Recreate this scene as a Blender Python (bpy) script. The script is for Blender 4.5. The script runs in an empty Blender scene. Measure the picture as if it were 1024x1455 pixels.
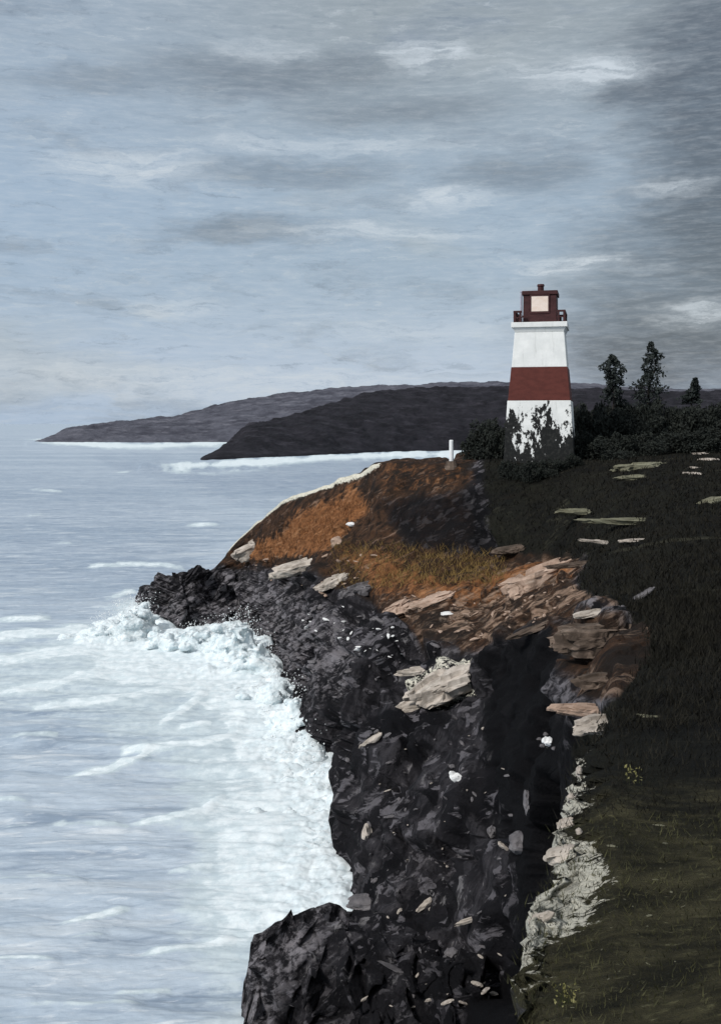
import bpy, math, random
import numpy as np
from mathutils import Vector, Matrix
from mathutils.bvhtree import BVHTree

random.seed(7)
RNG = np.random.default_rng(11)
C = bpy.context.scene.collection
F, HC, HZ = 1500.0, 20.0, 602.0          # lens in photo pixels, eye height above the sea, horizon row

# ------------------------------------------------------------------ camera
cam_d = bpy.data.cameras.new('camera'); cam = bpy.data.objects.new('camera', cam_d); C.objects.link(cam)
cam.location = (0, 0, HC); cam.rotation_euler = (math.radians(90), 0, 0)
cam_d.sensor_fit = 'HORIZONTAL'; cam_d.sensor_width = 36; cam_d.lens = 36 * F / 1024
cam_d.shift_y = -(727.5 - HZ) / 1024; cam_d.clip_start = 0.1; cam_d.clip_end = 90000
bpy.context.scene.camera = cam

# ------------------------------------------------------------------ exposure, world, sun
EXPO = 0.9
SC = 2 ** EXPO
vs = bpy.context.scene.view_settings
vs.view_transform = 'Standard'; vs.look = 'None'; vs.gamma = 1; vs.exposure = EXPO; vs.use_curve_mapping = False
SUN_EL, SUN_AZ = math.radians(40), math.radians(-130)     # azimuth from +Y towards +X: behind the camera, to the left

def lin(r, g, b, k=1.0):
    f = lambda c: (c / 255 / 12.92) if c / 255 <= .04045 else ((c / 255 + .055) / 1.055) ** 2.4
    return (f(r) * k, f(g) * k, f(b) * k, 1)

world = bpy.data.worlds.new('World'); bpy.context.scene.world = world; world.use_nodes = True
wn, wl = world.node_tree.nodes, world.node_tree.links
wn.clear()
def W(t, **kw):
    n = wn.new(t)
    for k, v in kw.items(): setattr(n, k, v)
    return n
def wmath(op, a, b=None, c=None, clamp=False):
    n = W('ShaderNodeMath', operation=op, use_clamp=clamp)
    for i, v in enumerate((a, b, c)):
        if v is None: continue
        if isinstance(v, (int, float)): n.inputs[i].default_value = v
        else: wl.new(v, n.inputs[i])
    return n.outputs[0]
def wvec(op, a, b):
    n = W('ShaderNodeVectorMath', operation=op)
    for i, v in enumerate((a, b)):
        if isinstance(v, tuple): n.inputs[i].default_value = v
        else: wl.new(v, n.inputs[i])
    return n.outputs['Value'] if op == 'LENGTH' else n.outputs['Vector']
def wmix(f, a, b, blend='MIX'):
    n = W('ShaderNodeMix', data_type='RGBA', blend_type=blend)
    n.clamp_factor = True
    for s, v in ((n.inputs[0], f), (n.inputs[6], a), (n.inputs[7], b)):
        if isinstance(v, (int, float, tuple)): s.default_value = v
        else: wl.new(v, s)
    return n.outputs[2]
def wrange(v, a, b, c, d, smooth=True):
    n = W('ShaderNodeMapRange', interpolation_type='SMOOTHSTEP' if smooth else 'LINEAR')
    wl.new(v, n.inputs[0])
    for i, x in enumerate((a, b, c, d)): n.inputs[1 + i].default_value = x
    return n.outputs[0]
def wnoise(vec, scale, detail=6, rough=.55, dist=0.0):
    n = W('ShaderNodeTexNoise'); wl.new(vec, n.inputs['Vector'])
    n.inputs['Scale'].default_value = scale; n.inputs['Detail'].default_value = detail
    n.inputs['Roughness'].default_value = rough; n.inputs['Distortion'].default_value = dist
    return n.outputs['Fac']

tc = W('ShaderNodeTexCoord'); sep = W('ShaderNodeSeparateXYZ'); wl.new(tc.outputs['Generated'], sep.inputs[0])
az = wmath('ARCTAN2', sep.outputs[0], sep.outputs[1])
el = wmath('ARCSINE', sep.outputs[2])
comb = W('ShaderNodeCombineXYZ'); wl.new(az, comb.inputs[0]); wl.new(el, comb.inputs[1])
sph = comb.outputs[0]
# ragged drift of the cloud edges
wv = W('ShaderNodeTexNoise'); wl.new(wvec('MULTIPLY', sph, (5.0, 16.0, 1.0)), wv.inputs['Vector'])
wv.inputs['Scale'].default_value = 1.6; wv.inputs['Detail'].default_value = 7; wv.inputs['Roughness'].default_value = .68
warp = wvec('MULTIPLY', wvec('SUBTRACT', wv.outputs['Color'], (.5, .5, .5)), (.16, .045, 0))
sphw = wvec('ADD', sph, warp)
streak = wnoise(wvec('MULTIPLY', sphw, (3.2, 15.0, 1.0)), 1.5, 9, .62, .3)
fine = wnoise(wvec('MULTIPLY', sphw, (14.0, 95.0, 1.0)), 1.4, 8, .7)
hair = wnoise(wvec('MULTIPLY', sph, (40.0, 260.0, 1.0)), 1.0, 5, .7)
broad = wnoise(wvec('MULTIPLY', sphw, (1.6, 5.0, 1.0)), 1.7, 4, .5)
K = 10.0 / SC
def S(r, g, b): return lin(r, g, b, K)
elw = wmath('ADD', el, wmath('MULTIPLY', wmath('SUBTRACT', streak, .5), .10))
sky = wmix(wrange(elw, .02, .16, 0, 1), S(186, 201, 219), S(159, 177, 195))
sky = wmix(wrange(elw, .18, .37, 0, 1), sky, S(152, 162, 169))
sky = wmix(wrange(az, -.34, .05, .5, 0), sky, S(165, 186, 210))
sky = wmix(wrange(streak, .50, .70, 0, .7), sky, S(133, 146, 161))
sky = wmix(wrange(broad, .52, .68, 0, .55), sky, S(172, 181, 186))
sky = wmix(wrange(fine, .52, .72, 0, .5), sky, S(196, 205, 212))
sky = wmix(wrange(fine, .47, .28, 0, .45), sky, S(112, 126, 142))
def blob(px, py, rx, ry):
    a = math.atan((px - 512) / F); e = math.atan((HZ - py) / F * math.cos(a))
    return wvec('LENGTH', wvec('MULTIPLY', wvec('SUBTRACT', sphw, (a, e, 0)), (F / rx, F / ry, 0)), (0, 0, 0))
for px, py, rx, ry, k in ((1020, 110, 170, 200, .9), (1050, 300, 120, 130, .8), (950, 500, 260, 100, .85), (945, 400, 190, 170, .62), (1000, 300, 130, 240, .45), (740, 250, 130, 38, .5), (870, 135, 95, 30, .75),
                          (400, 105, 260, 40, .45), (350, 325, 170, 26, .5), (560, 160, 200, 30, .4), (420, 245, 190, 28, .42), (130, 115, 150, 28, .35)):
    sky = wmix(wmath('MULTIPLY', wrange(blob(px, py, rx, ry), .25, 1.1, k, 0), wrange(fine, .3, .6, .7, 1)), sky, S(86, 94, 105))
for px, py, rx, ry, k in ((610, 80, 85, 24, .9), (835, 98, 135, 30, .95), (185, 238, 135, 32, .8), (640, 284, 105, 18, .8), (820, 373, 95, 20, .9),
                          (250, 437, 90, 22, .6), (985, 447, 85, 24, .75), (520, 330, 270, 14, .6), (370, 205, 120, 18, .6), (960, 260, 70, 16, .6), (355, 70, 75, 16, .55),
                          (540, 210, 160, 14, .5), (330, 548, 420, 30, .7), (610, 470, 240, 18, .35), (80, 530, 200, 22, .45)):
    sky = wmix(wmath('MULTIPLY', wrange(blob(px, py, rx, ry), .2, 1.15, k, 0), wrange(fine, .36, .62, .25, 1)), sky, S(206, 215, 223))
sky = wmix(wrange(hair, .4, .75, 0, .16), sky, S(225, 230, 235))
sky = wmix(wrange(hair, .45, .2, 0, .14), sky, S(90, 100, 112))
sky = wmix(wrange(el, .55, 1.2, 0, 1), sky, S(228, 232, 238))       # the overcast is brighter overhead
nish = W('ShaderNodeTexSky'); nish.sky_type = 'NISHITA'; nish.sun_disc = False
nish.sun_elevation = SUN_EL; nish.sun_rotation = SUN_AZ; nish.air_density = 1.5; nish.dust_density = 3
sky = wmix(.06, sky, nish.outputs[0])
bg = W('ShaderNodeBackground'); bg.inputs[1].default_value = .1; wl.new(sky, bg.inputs[0])
wo = W('ShaderNodeOutputWorld'); wl.new(bg.outputs[0], wo.inputs[0])

sd = bpy.data.lights.new('sun', 'SUN'); sd.energy = 1.5; sd.angle = math.radians(10); sd.color = (1, .965, .92)
sun = bpy.data.objects.new('sun', sd); C.objects.link(sun)
sv = Vector((math.sin(SUN_AZ) * math.cos(SUN_EL), math.cos(SUN_AZ) * math.cos(SUN_EL), math.sin(SUN_EL)))
sun.rotation_euler = sv.to_track_quat('Z', 'Y').to_euler(); sun.location = (-40, -40, 80)

# ------------------------------------------------------------------ numpy helpers
_perm = RNG.permutation(256); PERM = np.concatenate([_perm, _perm, _perm])
_g = RNG.normal(size=(256, 3)); GRAD = _g / np.linalg.norm(_g, axis=1)[:, None]
def perlin(P):
    Pi = np.floor(P).astype(np.int64); f = P - Pi; Pi &= 255
    w = f * f * f * (f * (f * 6 - 15) + 10)
    out = np.zeros(len(P))
    for dx in (0, 1):
        for dy in (0, 1):
            for dz in (0, 1):
                h = PERM[PERM[PERM[(Pi[:, 0] + dx) & 255] + ((Pi[:, 1] + dy) & 255)] + ((Pi[:, 2] + dz) & 255)]
                g = GRAD[h]
                d = g[:, 0] * (f[:, 0] - dx) + g[:, 1] * (f[:, 1] - dy) + g[:, 2] * (f[:, 2] - dz)
                out += d * (w[:, 0] if dx else 1 - w[:, 0]) * (w[:, 1] if dy else 1 - w[:, 1]) * (w[:, 2] if dz else 1 - w[:, 2])
    return out * 1.5
def fbm(P, octv=5, gain=.5, ridged=False, billow=False):
    a, s, o = 1.0, 0.0, np.zeros(len(P)); Q = P.copy()
    for i in range(octv):
        n = perlin(Q + i * 17.3)
        if ridged: n = 1 - 2 * np.abs(n)
        if billow: n = 2 * np.abs(n) - .5
        o += a * n; s += a; a *= gain; Q = Q * 2.03
    return o / s
def hash3(I, k):
    h = (I[:, 0] * 374761393 + I[:, 1] * 668265263 + I[:, 2] * 2147483647 + k * 974634777) & 0x7fffffff
    h = ((h ^ (h >> 13)) * 1274126177) & 0x7fffffff
    return ((h ^ (h >> 16)) & 0xffff) / 65535.0
def facets(P, cell):
    """fractured blocks: every cell of a Worley pattern gets its own height and tilt"""
    Q = P / cell; I = np.floor(Q).astype(np.int64)
    best = np.full(len(P), 9.0); val = np.zeros(len(P))
    for dx in (-1, 0, 1):
        for dy in (-1, 0, 1):
            for dz in (-1, 0, 1):
                J = I + np.array((dx, dy, dz))
                c = J + np.stack([hash3(J, 1), hash3(J, 2), hash3(J, 3)], 1)
                D = Q - c; d = (D * D).sum(1)
                v = (hash3(J, 4) - .5) + (D[:, 0] * (hash3(J, 5) - .5) + D[:, 1] * (hash3(J, 6) - .5) + D[:, 2] * (hash3(J, 7) - .5)) * 1.5
                m = d < best; best[m] = d[m]; val[m] = v[m]
    return val
def smooth(x, a, b):
    t = np.clip((x - a) / (b - a), 0, 1); return t * t * (3 - 2 * t)
def poly_sd(px, py, poly):
    """signed distance, positive inside"""
    P = np.array(poly, float); n = len(P); d = np.full(px.shape, 1e18); ins = np.zeros(px.shape, bool)
    for i in range(n):
        a, b = P[i], P[(i + 1) % n]; e = b - a
        t = np.clip(((px - a[0]) * e[0] + (py - a[1]) * e[1]) / (e @ e + 1e-9), 0, 1)
        d = np.minimum(d, (px - a[0] - t * e[0]) ** 2 + (py - a[1] - t * e[1]) ** 2)
        c = (a[1] > py) != (b[1] > py)
        ins ^= c & (px < (b[0] - a[0]) * (py - a[1]) / (b[1] - a[1] + 1e-12) + a[0])
    d = np.sqrt(d); return np.where(ins, d, -d)
def line_d(px, py, pts):
    P = np.array(pts, float); d = np.full(px.shape, 1e18)
    for a, b in zip(P[:-1], P[1:]):
        e = b - a; t = np.clip(((px - a[0]) * e[0] + (py - a[1]) * e[1]) / (e @ e + 1e-9), 0, 1)
        d = np.minimum(d, (px - a[0] - t * e[0]) ** 2 + (py - a[1] - t * e[1]) ** 2)
    return np.sqrt(d)
def zat(py, Y): return HC - (py - HZ) / F * Y
def p(py, Y): return (Y, zat(py, Y))

def tag(o, label=None, cat=None, group=None, kind=None):
    if label: o['label'] = label
    if cat: o['category'] = cat
    if group: o['group'] = group
    if kind: o['kind'] = kind
    return o
def mesh_obj(name, verts, faces, mat, parent=None, smooth_=True, attrs=None):
    me = bpy.data.meshes.new(name); verts = np.asarray(verts, np.float32)
    if isinstance(faces, np.ndarray):
        k = faces.shape[1]; me.vertices.add(len(verts)); me.vertices.foreach_set('co', verts.ravel())
        me.loops.add(faces.size); me.loops.foreach_set('vertex_index', faces.astype(np.int32).ravel())
        me.polygons.add(len(faces)); me.polygons.foreach_set('loop_start', np.arange(0, faces.size, k, dtype=np.int32))
        me.update(calc_edges=True)
    else:
        me.from_pydata([tuple(v) for v in verts], [], faces); me.update()
    me.polygons.foreach_set('use_smooth', np.full(len(me.polygons), smooth_)); 
    for k, col in (attrs or {}).items():
        a = me.attributes.new(k, 'FLOAT_COLOR', 'POINT'); c = np.ones((len(verts), 4), np.float32); c[:, :col.shape[1]] = col
        a.data.foreach_set('color', c.ravel())
    me.validate()
    if mat: me.materials.append(mat)
    o = bpy.data.objects.new(name, me); C.objects.link(o)
    if parent: o.parent = parent
    return o
def grid_faces(nr, nc):
    i = np.arange(nr - 1)[:, None] * nc + np.arange(nc - 1)[None, :]
    return np.stack([i, i + 1, i + nc + 1, i + nc], -1).reshape(-1, 4)
def normals(G):
    du = np.gradient(G, axis=1); dv = np.gradient(G, axis=0)
    n = np.cross(du, dv); n /= np.linalg.norm(n, axis=2, keepdims=True) + 1e-9
    return n
def patch(stations, counts, cols, sm_cols=9, sm_rows=2):
    """a sheet through feature lines: stations = {px: [(Y, z), ...]}"""
    ks = sorted(stations); nk = len(counts) + 1
    Yk = np.stack([np.interp(cols, ks, [math.log(stations[k][j][0]) for k in ks]) for j in range(nk)])
    Zk = np.stack([np.interp(cols, ks, [stations[k][j][1] for k in ks]) for j in range(nk)])
    if sm_cols > 1:
        for A in (Yk, Zk):
            for j in range(nk): A[j] = np.convolve(np.pad(A[j], sm_cols // 2, mode='edge'), np.ones(sm_cols) / sm_cols, 'valid')
    t = np.concatenate([[j + i / c for i in range(c)] for j, c in enumerate(counts)] + [[nk - 1]])
    j0 = np.minimum(t.astype(int), nk - 2); fr = (t - j0)[:, None]
    Y = np.exp(Yk[j0] * (1 - fr) + Yk[j0 + 1] * fr); Z = Zk[j0] * (1 - fr) + Zk[j0 + 1] * fr
    for _ in range(sm_rows):
        Y[1:-1] = (Y[:-2] + 2 * Y[1:-1] + Y[2:]) / 4; Z[1:-1] = (Z[:-2] + 2 * Z[1:-1] + Z[2:]) / 4
    X = (cols[None, :] - 512) / F * Y
    return np.stack([X, Y, Z], -1)

# ------------------------------------------------------------------ material helpers
class M:
    def __init__(s, name, rough=.8, spec=.25):
        s.m = bpy.data.materials.new(name); s.m.use_nodes = True; s.n = s.m.node_tree.nodes; s.l = s.m.node_tree.links
        s.b = s.n['Principled BSDF']; s.b.inputs['Roughness'].default_value = rough; s.b.inputs['Specular IOR Level'].default_value = spec
        s.co = s.n.new('ShaderNodeTexCoord').outputs['Object']
    def put(s, sock, v):
        if isinstance(v, (int, float, tuple)): sock.default_value = v
        else: s.l.new(v, sock)
    def scaled(s, v, xyz):
        n = s.n.new('ShaderNodeMapping'); n.inputs['Scale'].default_value = xyz; s.l.new(v, n.inputs[0]); return n.outputs[0]
    def rot(s, v, deg, xyz):
        n = s.n.new('ShaderNodeMapping'); n.inputs['Rotation'].default_value = tuple(math.radians(d) for d in deg); s.l.new(v, n.inputs[0])
        return s.scaled(n.outputs[0], xyz)
    def noise(s, scale, detail=6, rough=.6, vec=None, dist=0.0):
        n = s.n.new('ShaderNodeTexNoise'); s.l.new(vec if vec is not None else s.co, n.inputs['Vector'])
        for k, v in (('Scale', scale), ('Detail', detail), ('Roughness', rough), ('Distortion', dist)): n.inputs[k].default_value = v
        return n.outputs['Fac']
    def rng(s, v, a, b, c=0.0, d=1.0):
        n = s.n.new('ShaderNodeMapRange'); n.interpolation_type = 'SMOOTHSTEP'; s.l.new(v, n.inputs[0])
        for i, x in enumerate((a, b, c, d)): n.inputs[1 + i].default_value = x
        return n.outputs[0]
    def mix(s, f, a, b, blend='MIX'):
        n = s.n.new('ShaderNodeMix'); n.data_type = 'RGBA'; n.blend_type = blend
        s.put(n.inputs[0], f); s.put(n.inputs[6], a); s.put(n.inputs[7], b); return n.outputs[2]
    def math(s, op, a, b, clamp=False):
        n = s.n.new('ShaderNodeMath'); n.operation = op; n.use_clamp = clamp; s.put(n.inputs[0], a); s.put(n.inputs[1], b); return n.outputs[0]
    def attr(s, name):
        n = s.n.new('ShaderNodeAttribute'); n.attribute_name = name
        q = s.n.new('ShaderNodeSeparateColor'); s.l.new(n.outputs['Color'], q.inputs[0]); return q.outputs
    def random(s): return s.n.new('ShaderNodeObjectInfo').outputs['Random']
    def color(s, v): s.put(s.b.inputs['Base Color'], v); return s
    def bump(s, h, strength, dist):
        n = s.n.new('ShaderNodeBump'); n.inputs['Strength'].default_value = strength; n.inputs['Distance'].default_value = dist
        s.l.new(h, n.inputs['Height']); s.l.new(n.outputs[0], s.b.inputs['Normal']); return s

# rock, heath and turf of the headland: zone = rust heath / brown soil / grass, zone2 = pale rock, lit brink painted in / near-black rock, gully shade painted in / light scraped rock
def land_material():
    m = M('headland_ground', .88, .05)
    z, z2, z3 = m.attr('zone'), m.attr('zone2'), m.attr('zone3')
    n1, n2, n3 = m.noise(.35, 8, .65), m.noise(1.6, 9, .7, dist=.4), m.noise(7, 7, .7)
    st = m.noise(1.0, 9, .7, m.rot(m.co, (0, 28, 20), (.55, .8, 3.2)), .5)
    sv = m.noise(1.0, 8, .7, m.rot(m.co, (12, -20, 35), (1.6, 1.6, .45)), .6)
    rock = m.mix(m.rng(n1, .35, .7), (.0075, .0075, .009, 1), (.022, .021, .024, 1))
    rock = m.mix(m.math('MULTIPLY', m.rng(z3[1], .56, .62), m.rng(sv, .42, .60, .05, .8)), rock, (.056, .053, .059, 1))
    rock = m.mix(m.math('MULTIPLY', m.rng(z3[2], .76, .80), m.rng(st, .46, .56, 0, .85)), rock, (.15, .142, .155, 1))
    rock = m.mix(m.rng(st, .59, .66, 0, .8), rock, (.12, .112, .122, 1))
    rock = m.mix(m.math('MULTIPLY', m.rng(sv, .58, .64, 0, .9), m.rng(n1, .45, .6)), rock, (.24, .23, .235, 1))
    rock = m.mix(m.rng(n3, .70, .78, 0, .6), rock, (.27, .26, .26, 1))
    rock = m.mix(m.math('MULTIPLY', z2[2], m.rng(m.math('ADD', m.math('MULTIPLY', n2, .5), m.math('MULTIPLY', st, .5)), .47, .57, 0, .95)), rock, (.25, .235, .25, 1))
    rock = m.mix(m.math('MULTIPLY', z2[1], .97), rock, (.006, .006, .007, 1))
    soil = m.mix(m.rng(n2, .35, .65), (.017, .013, .011, 1), (.075, .041, .025, 1))
    soil = m.mix(m.rng(n1, .50, .66, 0, .75), soil, (.019, .017, .016, 1))
    soil = m.mix(m.rng(st, .54, .70, 0, .85), soil, (.25, .165, .12, 1))
    soil = m.mix(m.math('MULTIPLY', z2[2], m.rng(st, .46, .60, 0, 1.0)), soil, (.34, .235, .17, 1))
    soil = m.mix(m.math('MULTIPLY', z2[2], m.rng(n2, .60, .68, 0, .9)), soil, (.48, .37, .29, 1))
    soil = m.mix(m.math('MULTIPLY', m.rng(n1, .47, .60, 0, .9), m.rng(n2, .35, .55)), soil, (.020, .016, .014, 1))
    soil = m.mix(m.rng(n3, .62, .78, 0, .5), soil, (.014, .011, .010, 1))
    heath = m.mix(m.rng(n2, .35, .65), (.10, .046, .022, 1), (.27, .118, .05, 1))
    heath = m.mix(m.rng(st, .50, .66, 0, .7), heath, (.44, .23, .115, 1))
    heath = m.mix(m.rng(n3, .55, .75, 0, .8), heath, (.05, .022, .011, 1))
    turf = m.mix(m.rng(n1, .35, .65), (.0092, .0094, .0088, 1), (.0165, .0165, .0128, 1))
    turf = m.mix(m.rng(n2, .55, .75, 0, .6), turf, (.036, .036, .023, 1))
    tl = m.noise(1, 8, .68, m.scaled(m.co, (.12, .55, .5)), .5)
    turf = m.mix(m.rng(tl, .57, .70, 0, .75), turf, (.062, .060, .042, 1)); turf = m.mix(m.rng(tl, .46, .30, 0, .8), turf, (.017, .0145, .0115, 1))
    moss = m.mix(m.rng(n2, .35, .65), (.022, .0208, .0135, 1), (.074, .067, .038, 1))
    moss = m.mix(m.rng(n3, .54, .70, 0, .7), moss, (.16, .15, .08, 1))
    moss = m.mix(m.rng(m.noise(.9, 6, .65), .50, .64, 0, .8), moss, (.017, .0165, .012, 1)); moss = m.mix(m.rng(m.noise(14, 5, .7), .62, .72, 0, .7), moss, (.20, .19, .12, 1))
    turf = m.mix(m.rng(m.math('ADD', z3[0], m.math('MULTIPLY', m.math('SUBTRACT', n2, .5), .9)), .25, .8), turf, moss)
    turf = m.mix(m.rng(n3, .69, .78, 0, .5), turf, (.13, .128, .09, 1))
    c = m.mix(m.rng(z[1], .3, .7), rock, soil)
    c = m.mix(m.rng(m.math('ADD', z[0], m.math('MULTIPLY', m.math('SUBTRACT', n2, .5), 1.3)), .28, .72), c, heath)
    c = m.mix(m.rng(m.math('ADD', z[2], m.math('MULTIPLY', m.math('SUBTRACT', n2, .5), .5)), .3, .7), c, turf)
    pale = m.mix(m.rng(n3, .30, .52), (.22, .205, .14, 1), (.74, .71, .60, 1))
    pn = m.math('ADD', m.math('MULTIPLY', m.math('SUBTRACT', n2, .5), 1.0), m.math('MULTIPLY', m.math('SUBTRACT', n3, .5), 1.9))
    c = m.mix(m.rng(m.math('ADD', z2[0], pn), .46, .58), c, pale)
    m.color(c).bump(m.math('ADD', n2, m.math('MULTIPLY', n3, .5)), .9, .35)
    return m.m
LAND = land_material()

def simple_rock(name, a, b, c, scale=1.0, spec=.15, bump=.1):
    m = M(name, .85, spec); n1, n2 = m.noise(.8 * scale, 7, .65), m.noise(4 * scale, 8, .7, dist=.3)
    st = m.noise(1.2 * scale, 8, .7, m.scaled(m.co, (.5, .8, 4)), .3)
    col = m.mix(m.rng(n1, .35, .65), a, b); col = m.mix(m.rng(st, .5, .72, 0, .8), col, c)
    col = m.mix(m.rng(n2, .66, .8, 0, .55), col, tuple(x * .35 for x in a[:3]) + (1,))
    m.color(col).bump(n2, .6, bump); return m.m

# ------------------------------------------------------------------ the sea
def build_sea():
    cols = np.concatenate([np.linspace(-2600, -160, 60, endpoint=False), np.linspace(-160, 720, 470, endpoint=False), np.linspace(720, 3600, 80)])
    rows_py = np.concatenate([np.linspace(3200, 1500, 60, endpoint=False), np.linspace(1500, 640, 640, endpoint=False), np.linspace(640, 606, 60, endpoint=False)])
    Y = np.concatenate([HC * F / (rows_py - HZ), np.array([9e3, 12e3, 18e3, 30e3, 60e3])])
    PX, YY = np.meshgrid(cols, Y); PY = HZ + HC * F / YY
    X = (PX - 512) / F * YY
    P = np.stack([X.ravel(), YY.ravel(), np.zeros(X.size)], 1)
    px, py = PX.ravel(), PY.ravel(); yy = P[:, 1]
    near = 1 - smooth(yy, 120, 900)
    # swell: long crests coming in from the left, bending to the shore
    wx = P.copy(); wx[:, 0] *= .055; wx[:, 1] = wx[:, 1] * .30 + P[:, 0] * .035; wx[:, 2] = 3.1
    sw = fbm(wx, 4, .5, ridged=True)
    ch = P * np.array([.35, 1.1, 0]) + np.array([0, 0, 7.7]); chop = fbm(ch, 4, .55)
    z = near * (.30 * sw + .13 * chop)
    farsw = fbm(np.stack([P[:, 0] * .012, P[:, 1] * .035, P[:, 0] * 0 + 1.7], 1), 4, .55)
    z += (1 - near) * smooth(yy, 100, 500) * .9 * farsw
    # edges of the foam are torn by noise
    lp = np.stack([px * .012, py * .03, px * 0 + 5.5], 1)
    tear = fbm(lp, 6, .6); tear2 = fbm(np.stack([px * .03, py * .045, px * 0 + 9.1], 1), 5, .6)
    qx, qy = px + 55 * tear + 14 * tear2, py + 26 * tear + 9 * tear2
    surf = [(530, 1130), (510, 1290), (470, 1300), (400, 1330), (330, 1330), (318, 1235), (285, 1150), (225, 1085), (120, 1030), (0, 1005), (-160, 1010), (-160, 925),
            (0, 930), (90, 903), (160, 880), (205, 868), (260, 880), (350, 870), (420, 960), (470, 1040)]
    core = [(530, 1130), (505, 1220), (440, 1190), (400, 1140), (345, 1080), (300, 1000), (230, 975), (140, 960), (110, 915), (170, 890), (205, 868), (260, 880), (350, 870), (420, 960), (470, 1060)]
    a = smooth(poly_sd(qx, qy, surf), -95, 60); b = smooth(poly_sd(qx, qy, core), -14, 14)
    foam = .50 * a + .60 * b * (.9 + .25 * tear2)
    # broad lightening towards the shore near the outcrop
    foam += .42 * smooth(poly_sd(qx, qy, [(300, 1500), (250, 1300), (330, 1150), (520, 1130), (520, 1300), (380, 1320), (380, 1500)]), -140, 80)
    # lines of broken crests
    crests = [([(95, 1108), (150, 1100), (195, 1085), (214, 1072)], 4, .9), ([(175, 1072), (230, 1068), (290, 1060), (345, 1045)], 4, .7), ([(0, 988), (60, 982), (110, 966), (150, 962)], 5, .8),
              ([(50, 1010), (120, 1003), (200, 990), (260, 982)], 4, .6), ([(228, 1030), (262, 1012), (292, 990)], 4, .8), ([(85, 1318), (130, 1312), (182, 1299)], 5, .8),
              ([(95, 1340), (150, 1335)], 4, .55), ([(180, 1178), (240, 1170), (290, 1158), (316, 1140)], 4, .75), ([(-20, 1371), (40, 1372), (82, 1374)], 4, .85),
              ([(258, 1036), (298, 1034)], 3, .8), ([(-20, 1143), (40, 1146)], 4, .6), ([(0, 1180), (90, 1176), (180, 1179)], 4, .5), ([(322, 1192), (360, 1194)], 4, .6),
              ([(-20, 912), (60, 903), (130, 896)], 6, .75), ([(-20, 945), (60, 935), (140, 925)], 7, .7), ([(0, 883), (70, 881)], 4, .6), ([(265, 748), (310, 746)], 4, .8),
              ([(120, 808), (190, 802), (260, 808)], 4, .7), ([(20, 735), (60, 733)], 3, .5), ([(70, 772), (110, 774)], 3, .4), ([(150, 852), (190, 842)], 4, .6),
              ([(240, 1240), (300, 1233)], 4, .5), ([(200, 1365), (290, 1352), (330, 1345)], 5, .6), ([(150, 1420), (240, 1412)], 4, .5), ([(-20, 1260), (60, 1252), (120, 1256)], 4, .4),
              ([(30, 697), (90, 699)], 3, .5), ([(150, 672), (190, 671)], 2, .5), ([(10, 1055), (80, 1048)], 4, .5), ([(20, 1435), (120, 1440), (200, 1434)], 5, .4)]
    for pts, w, k in crests:
        xs = [q[0] for q in pts]
        d = line_d(px + 3 * tear2, py + 5 * tear, pts)
        taper = smooth(px, min(xs) - 10, min(xs) + 30) * (1 - smooth(px, max(xs) - 20, max(xs) + 12))
        g = np.exp(-(d / (w * .95)) ** 2) * (.35 + .65 * taper); foam += 1.3 * k * g * np.clip(.85 + .9 * tear2 + .4 * tear, .15, 1.2)
        z += .16 * np.exp(-(d / (w * 2.2)) ** 2) * taper * np.minimum(1, yy / 60)
    # surf under the far headlands, the pale band behind the knoll
    far = [([(40, 630), (90, 630), (150, 634), (230, 634), (290, 630), (335, 627)], 5.0, 1.1), ([(-20, 624), (60, 626)], 1.5, .5),
           ([(205, 661), (260, 662), (330, 660), (400, 656), (470, 651), (560, 646), (680, 645)], 6.5, 1.15), ([(300, 650), (335, 634)], 5, .9),
           ([(560, 649), (680, 650)], 5, 1),
           ([(200, 668), (300, 675), (380, 668)], 5, .4)]
    for pts, w, k in far:
        d = line_d(px + 5 * tear2, py + 2.5 * tear2, pts); xs = [q[0] for q in pts]; k = k * (.12 + .88 * smooth(px + 25 * tear2, min(xs), min(xs) + 70)); foam += k * np.exp(-(d / (w * np.clip(.75 + 1.0 * tear + 1.3 * tear2, .18, 1.7))) ** 2) * (.85 + .6 * tear2)
        z += .8 * smooth(yy, 300, 600) * np.exp(-(d / w) ** 2) * (.7 + tear2)
    # heaps of white water thrown up along the rocks
    bl = fbm(P * .55 + np.array([0, 0, 2.2]), 5, .55, billow=True); bl2 = fbm(P * 1.7, 4, .55, billow=True)
    coast = [(205, 862), (250, 905), (300, 895), (345, 890), (385, 935), (402, 975), (432, 1000), (440, 1050), (455, 1085), (482, 1112), (508, 1132), (500, 1180), (480, 1235), (490, 1290)]
    cw = np.array([((a_ - 512) / F * HC * F / (b_ - HZ), HC * F / (b_ - HZ)) for a_, b_ in coast])
    d = line_d(P[:, 0], P[:, 1], cw)
    z += np.exp(-(d / 3.2) ** 2) * np.clip(.5 + .7 * bl, 0, 2) * .45
    foam += .5 * np.exp(-(d / 3.0) ** 2)
    for cx, cy, r, h in ((178, 912, 2.6, 2.6), (196, 905, 1.8, 3.3), (150, 915, 2.4, 1.5), (232, 922, 1.7, 2.0), (272, 925, 1.9, 2.6), (318, 930, 2.2, 2.9), (340, 935, 1.9, 3.6), (358, 950, 2.2, 2.4),
                         (385, 985, 2, 1.6), (405, 1015, 1.6, 1.5), (425, 1060, 1.5, 1.2), (460, 1130, 1.6, 1.1), (300, 955, 2.2, 1.3)):
        Yc = HC * F / (cy - HZ); Xc = (cx - 512) / F * Yc
        d2 = ((P[:, 0] - Xc) ** 2 + (P[:, 1] - Yc) ** 2) / r ** 2
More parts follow.
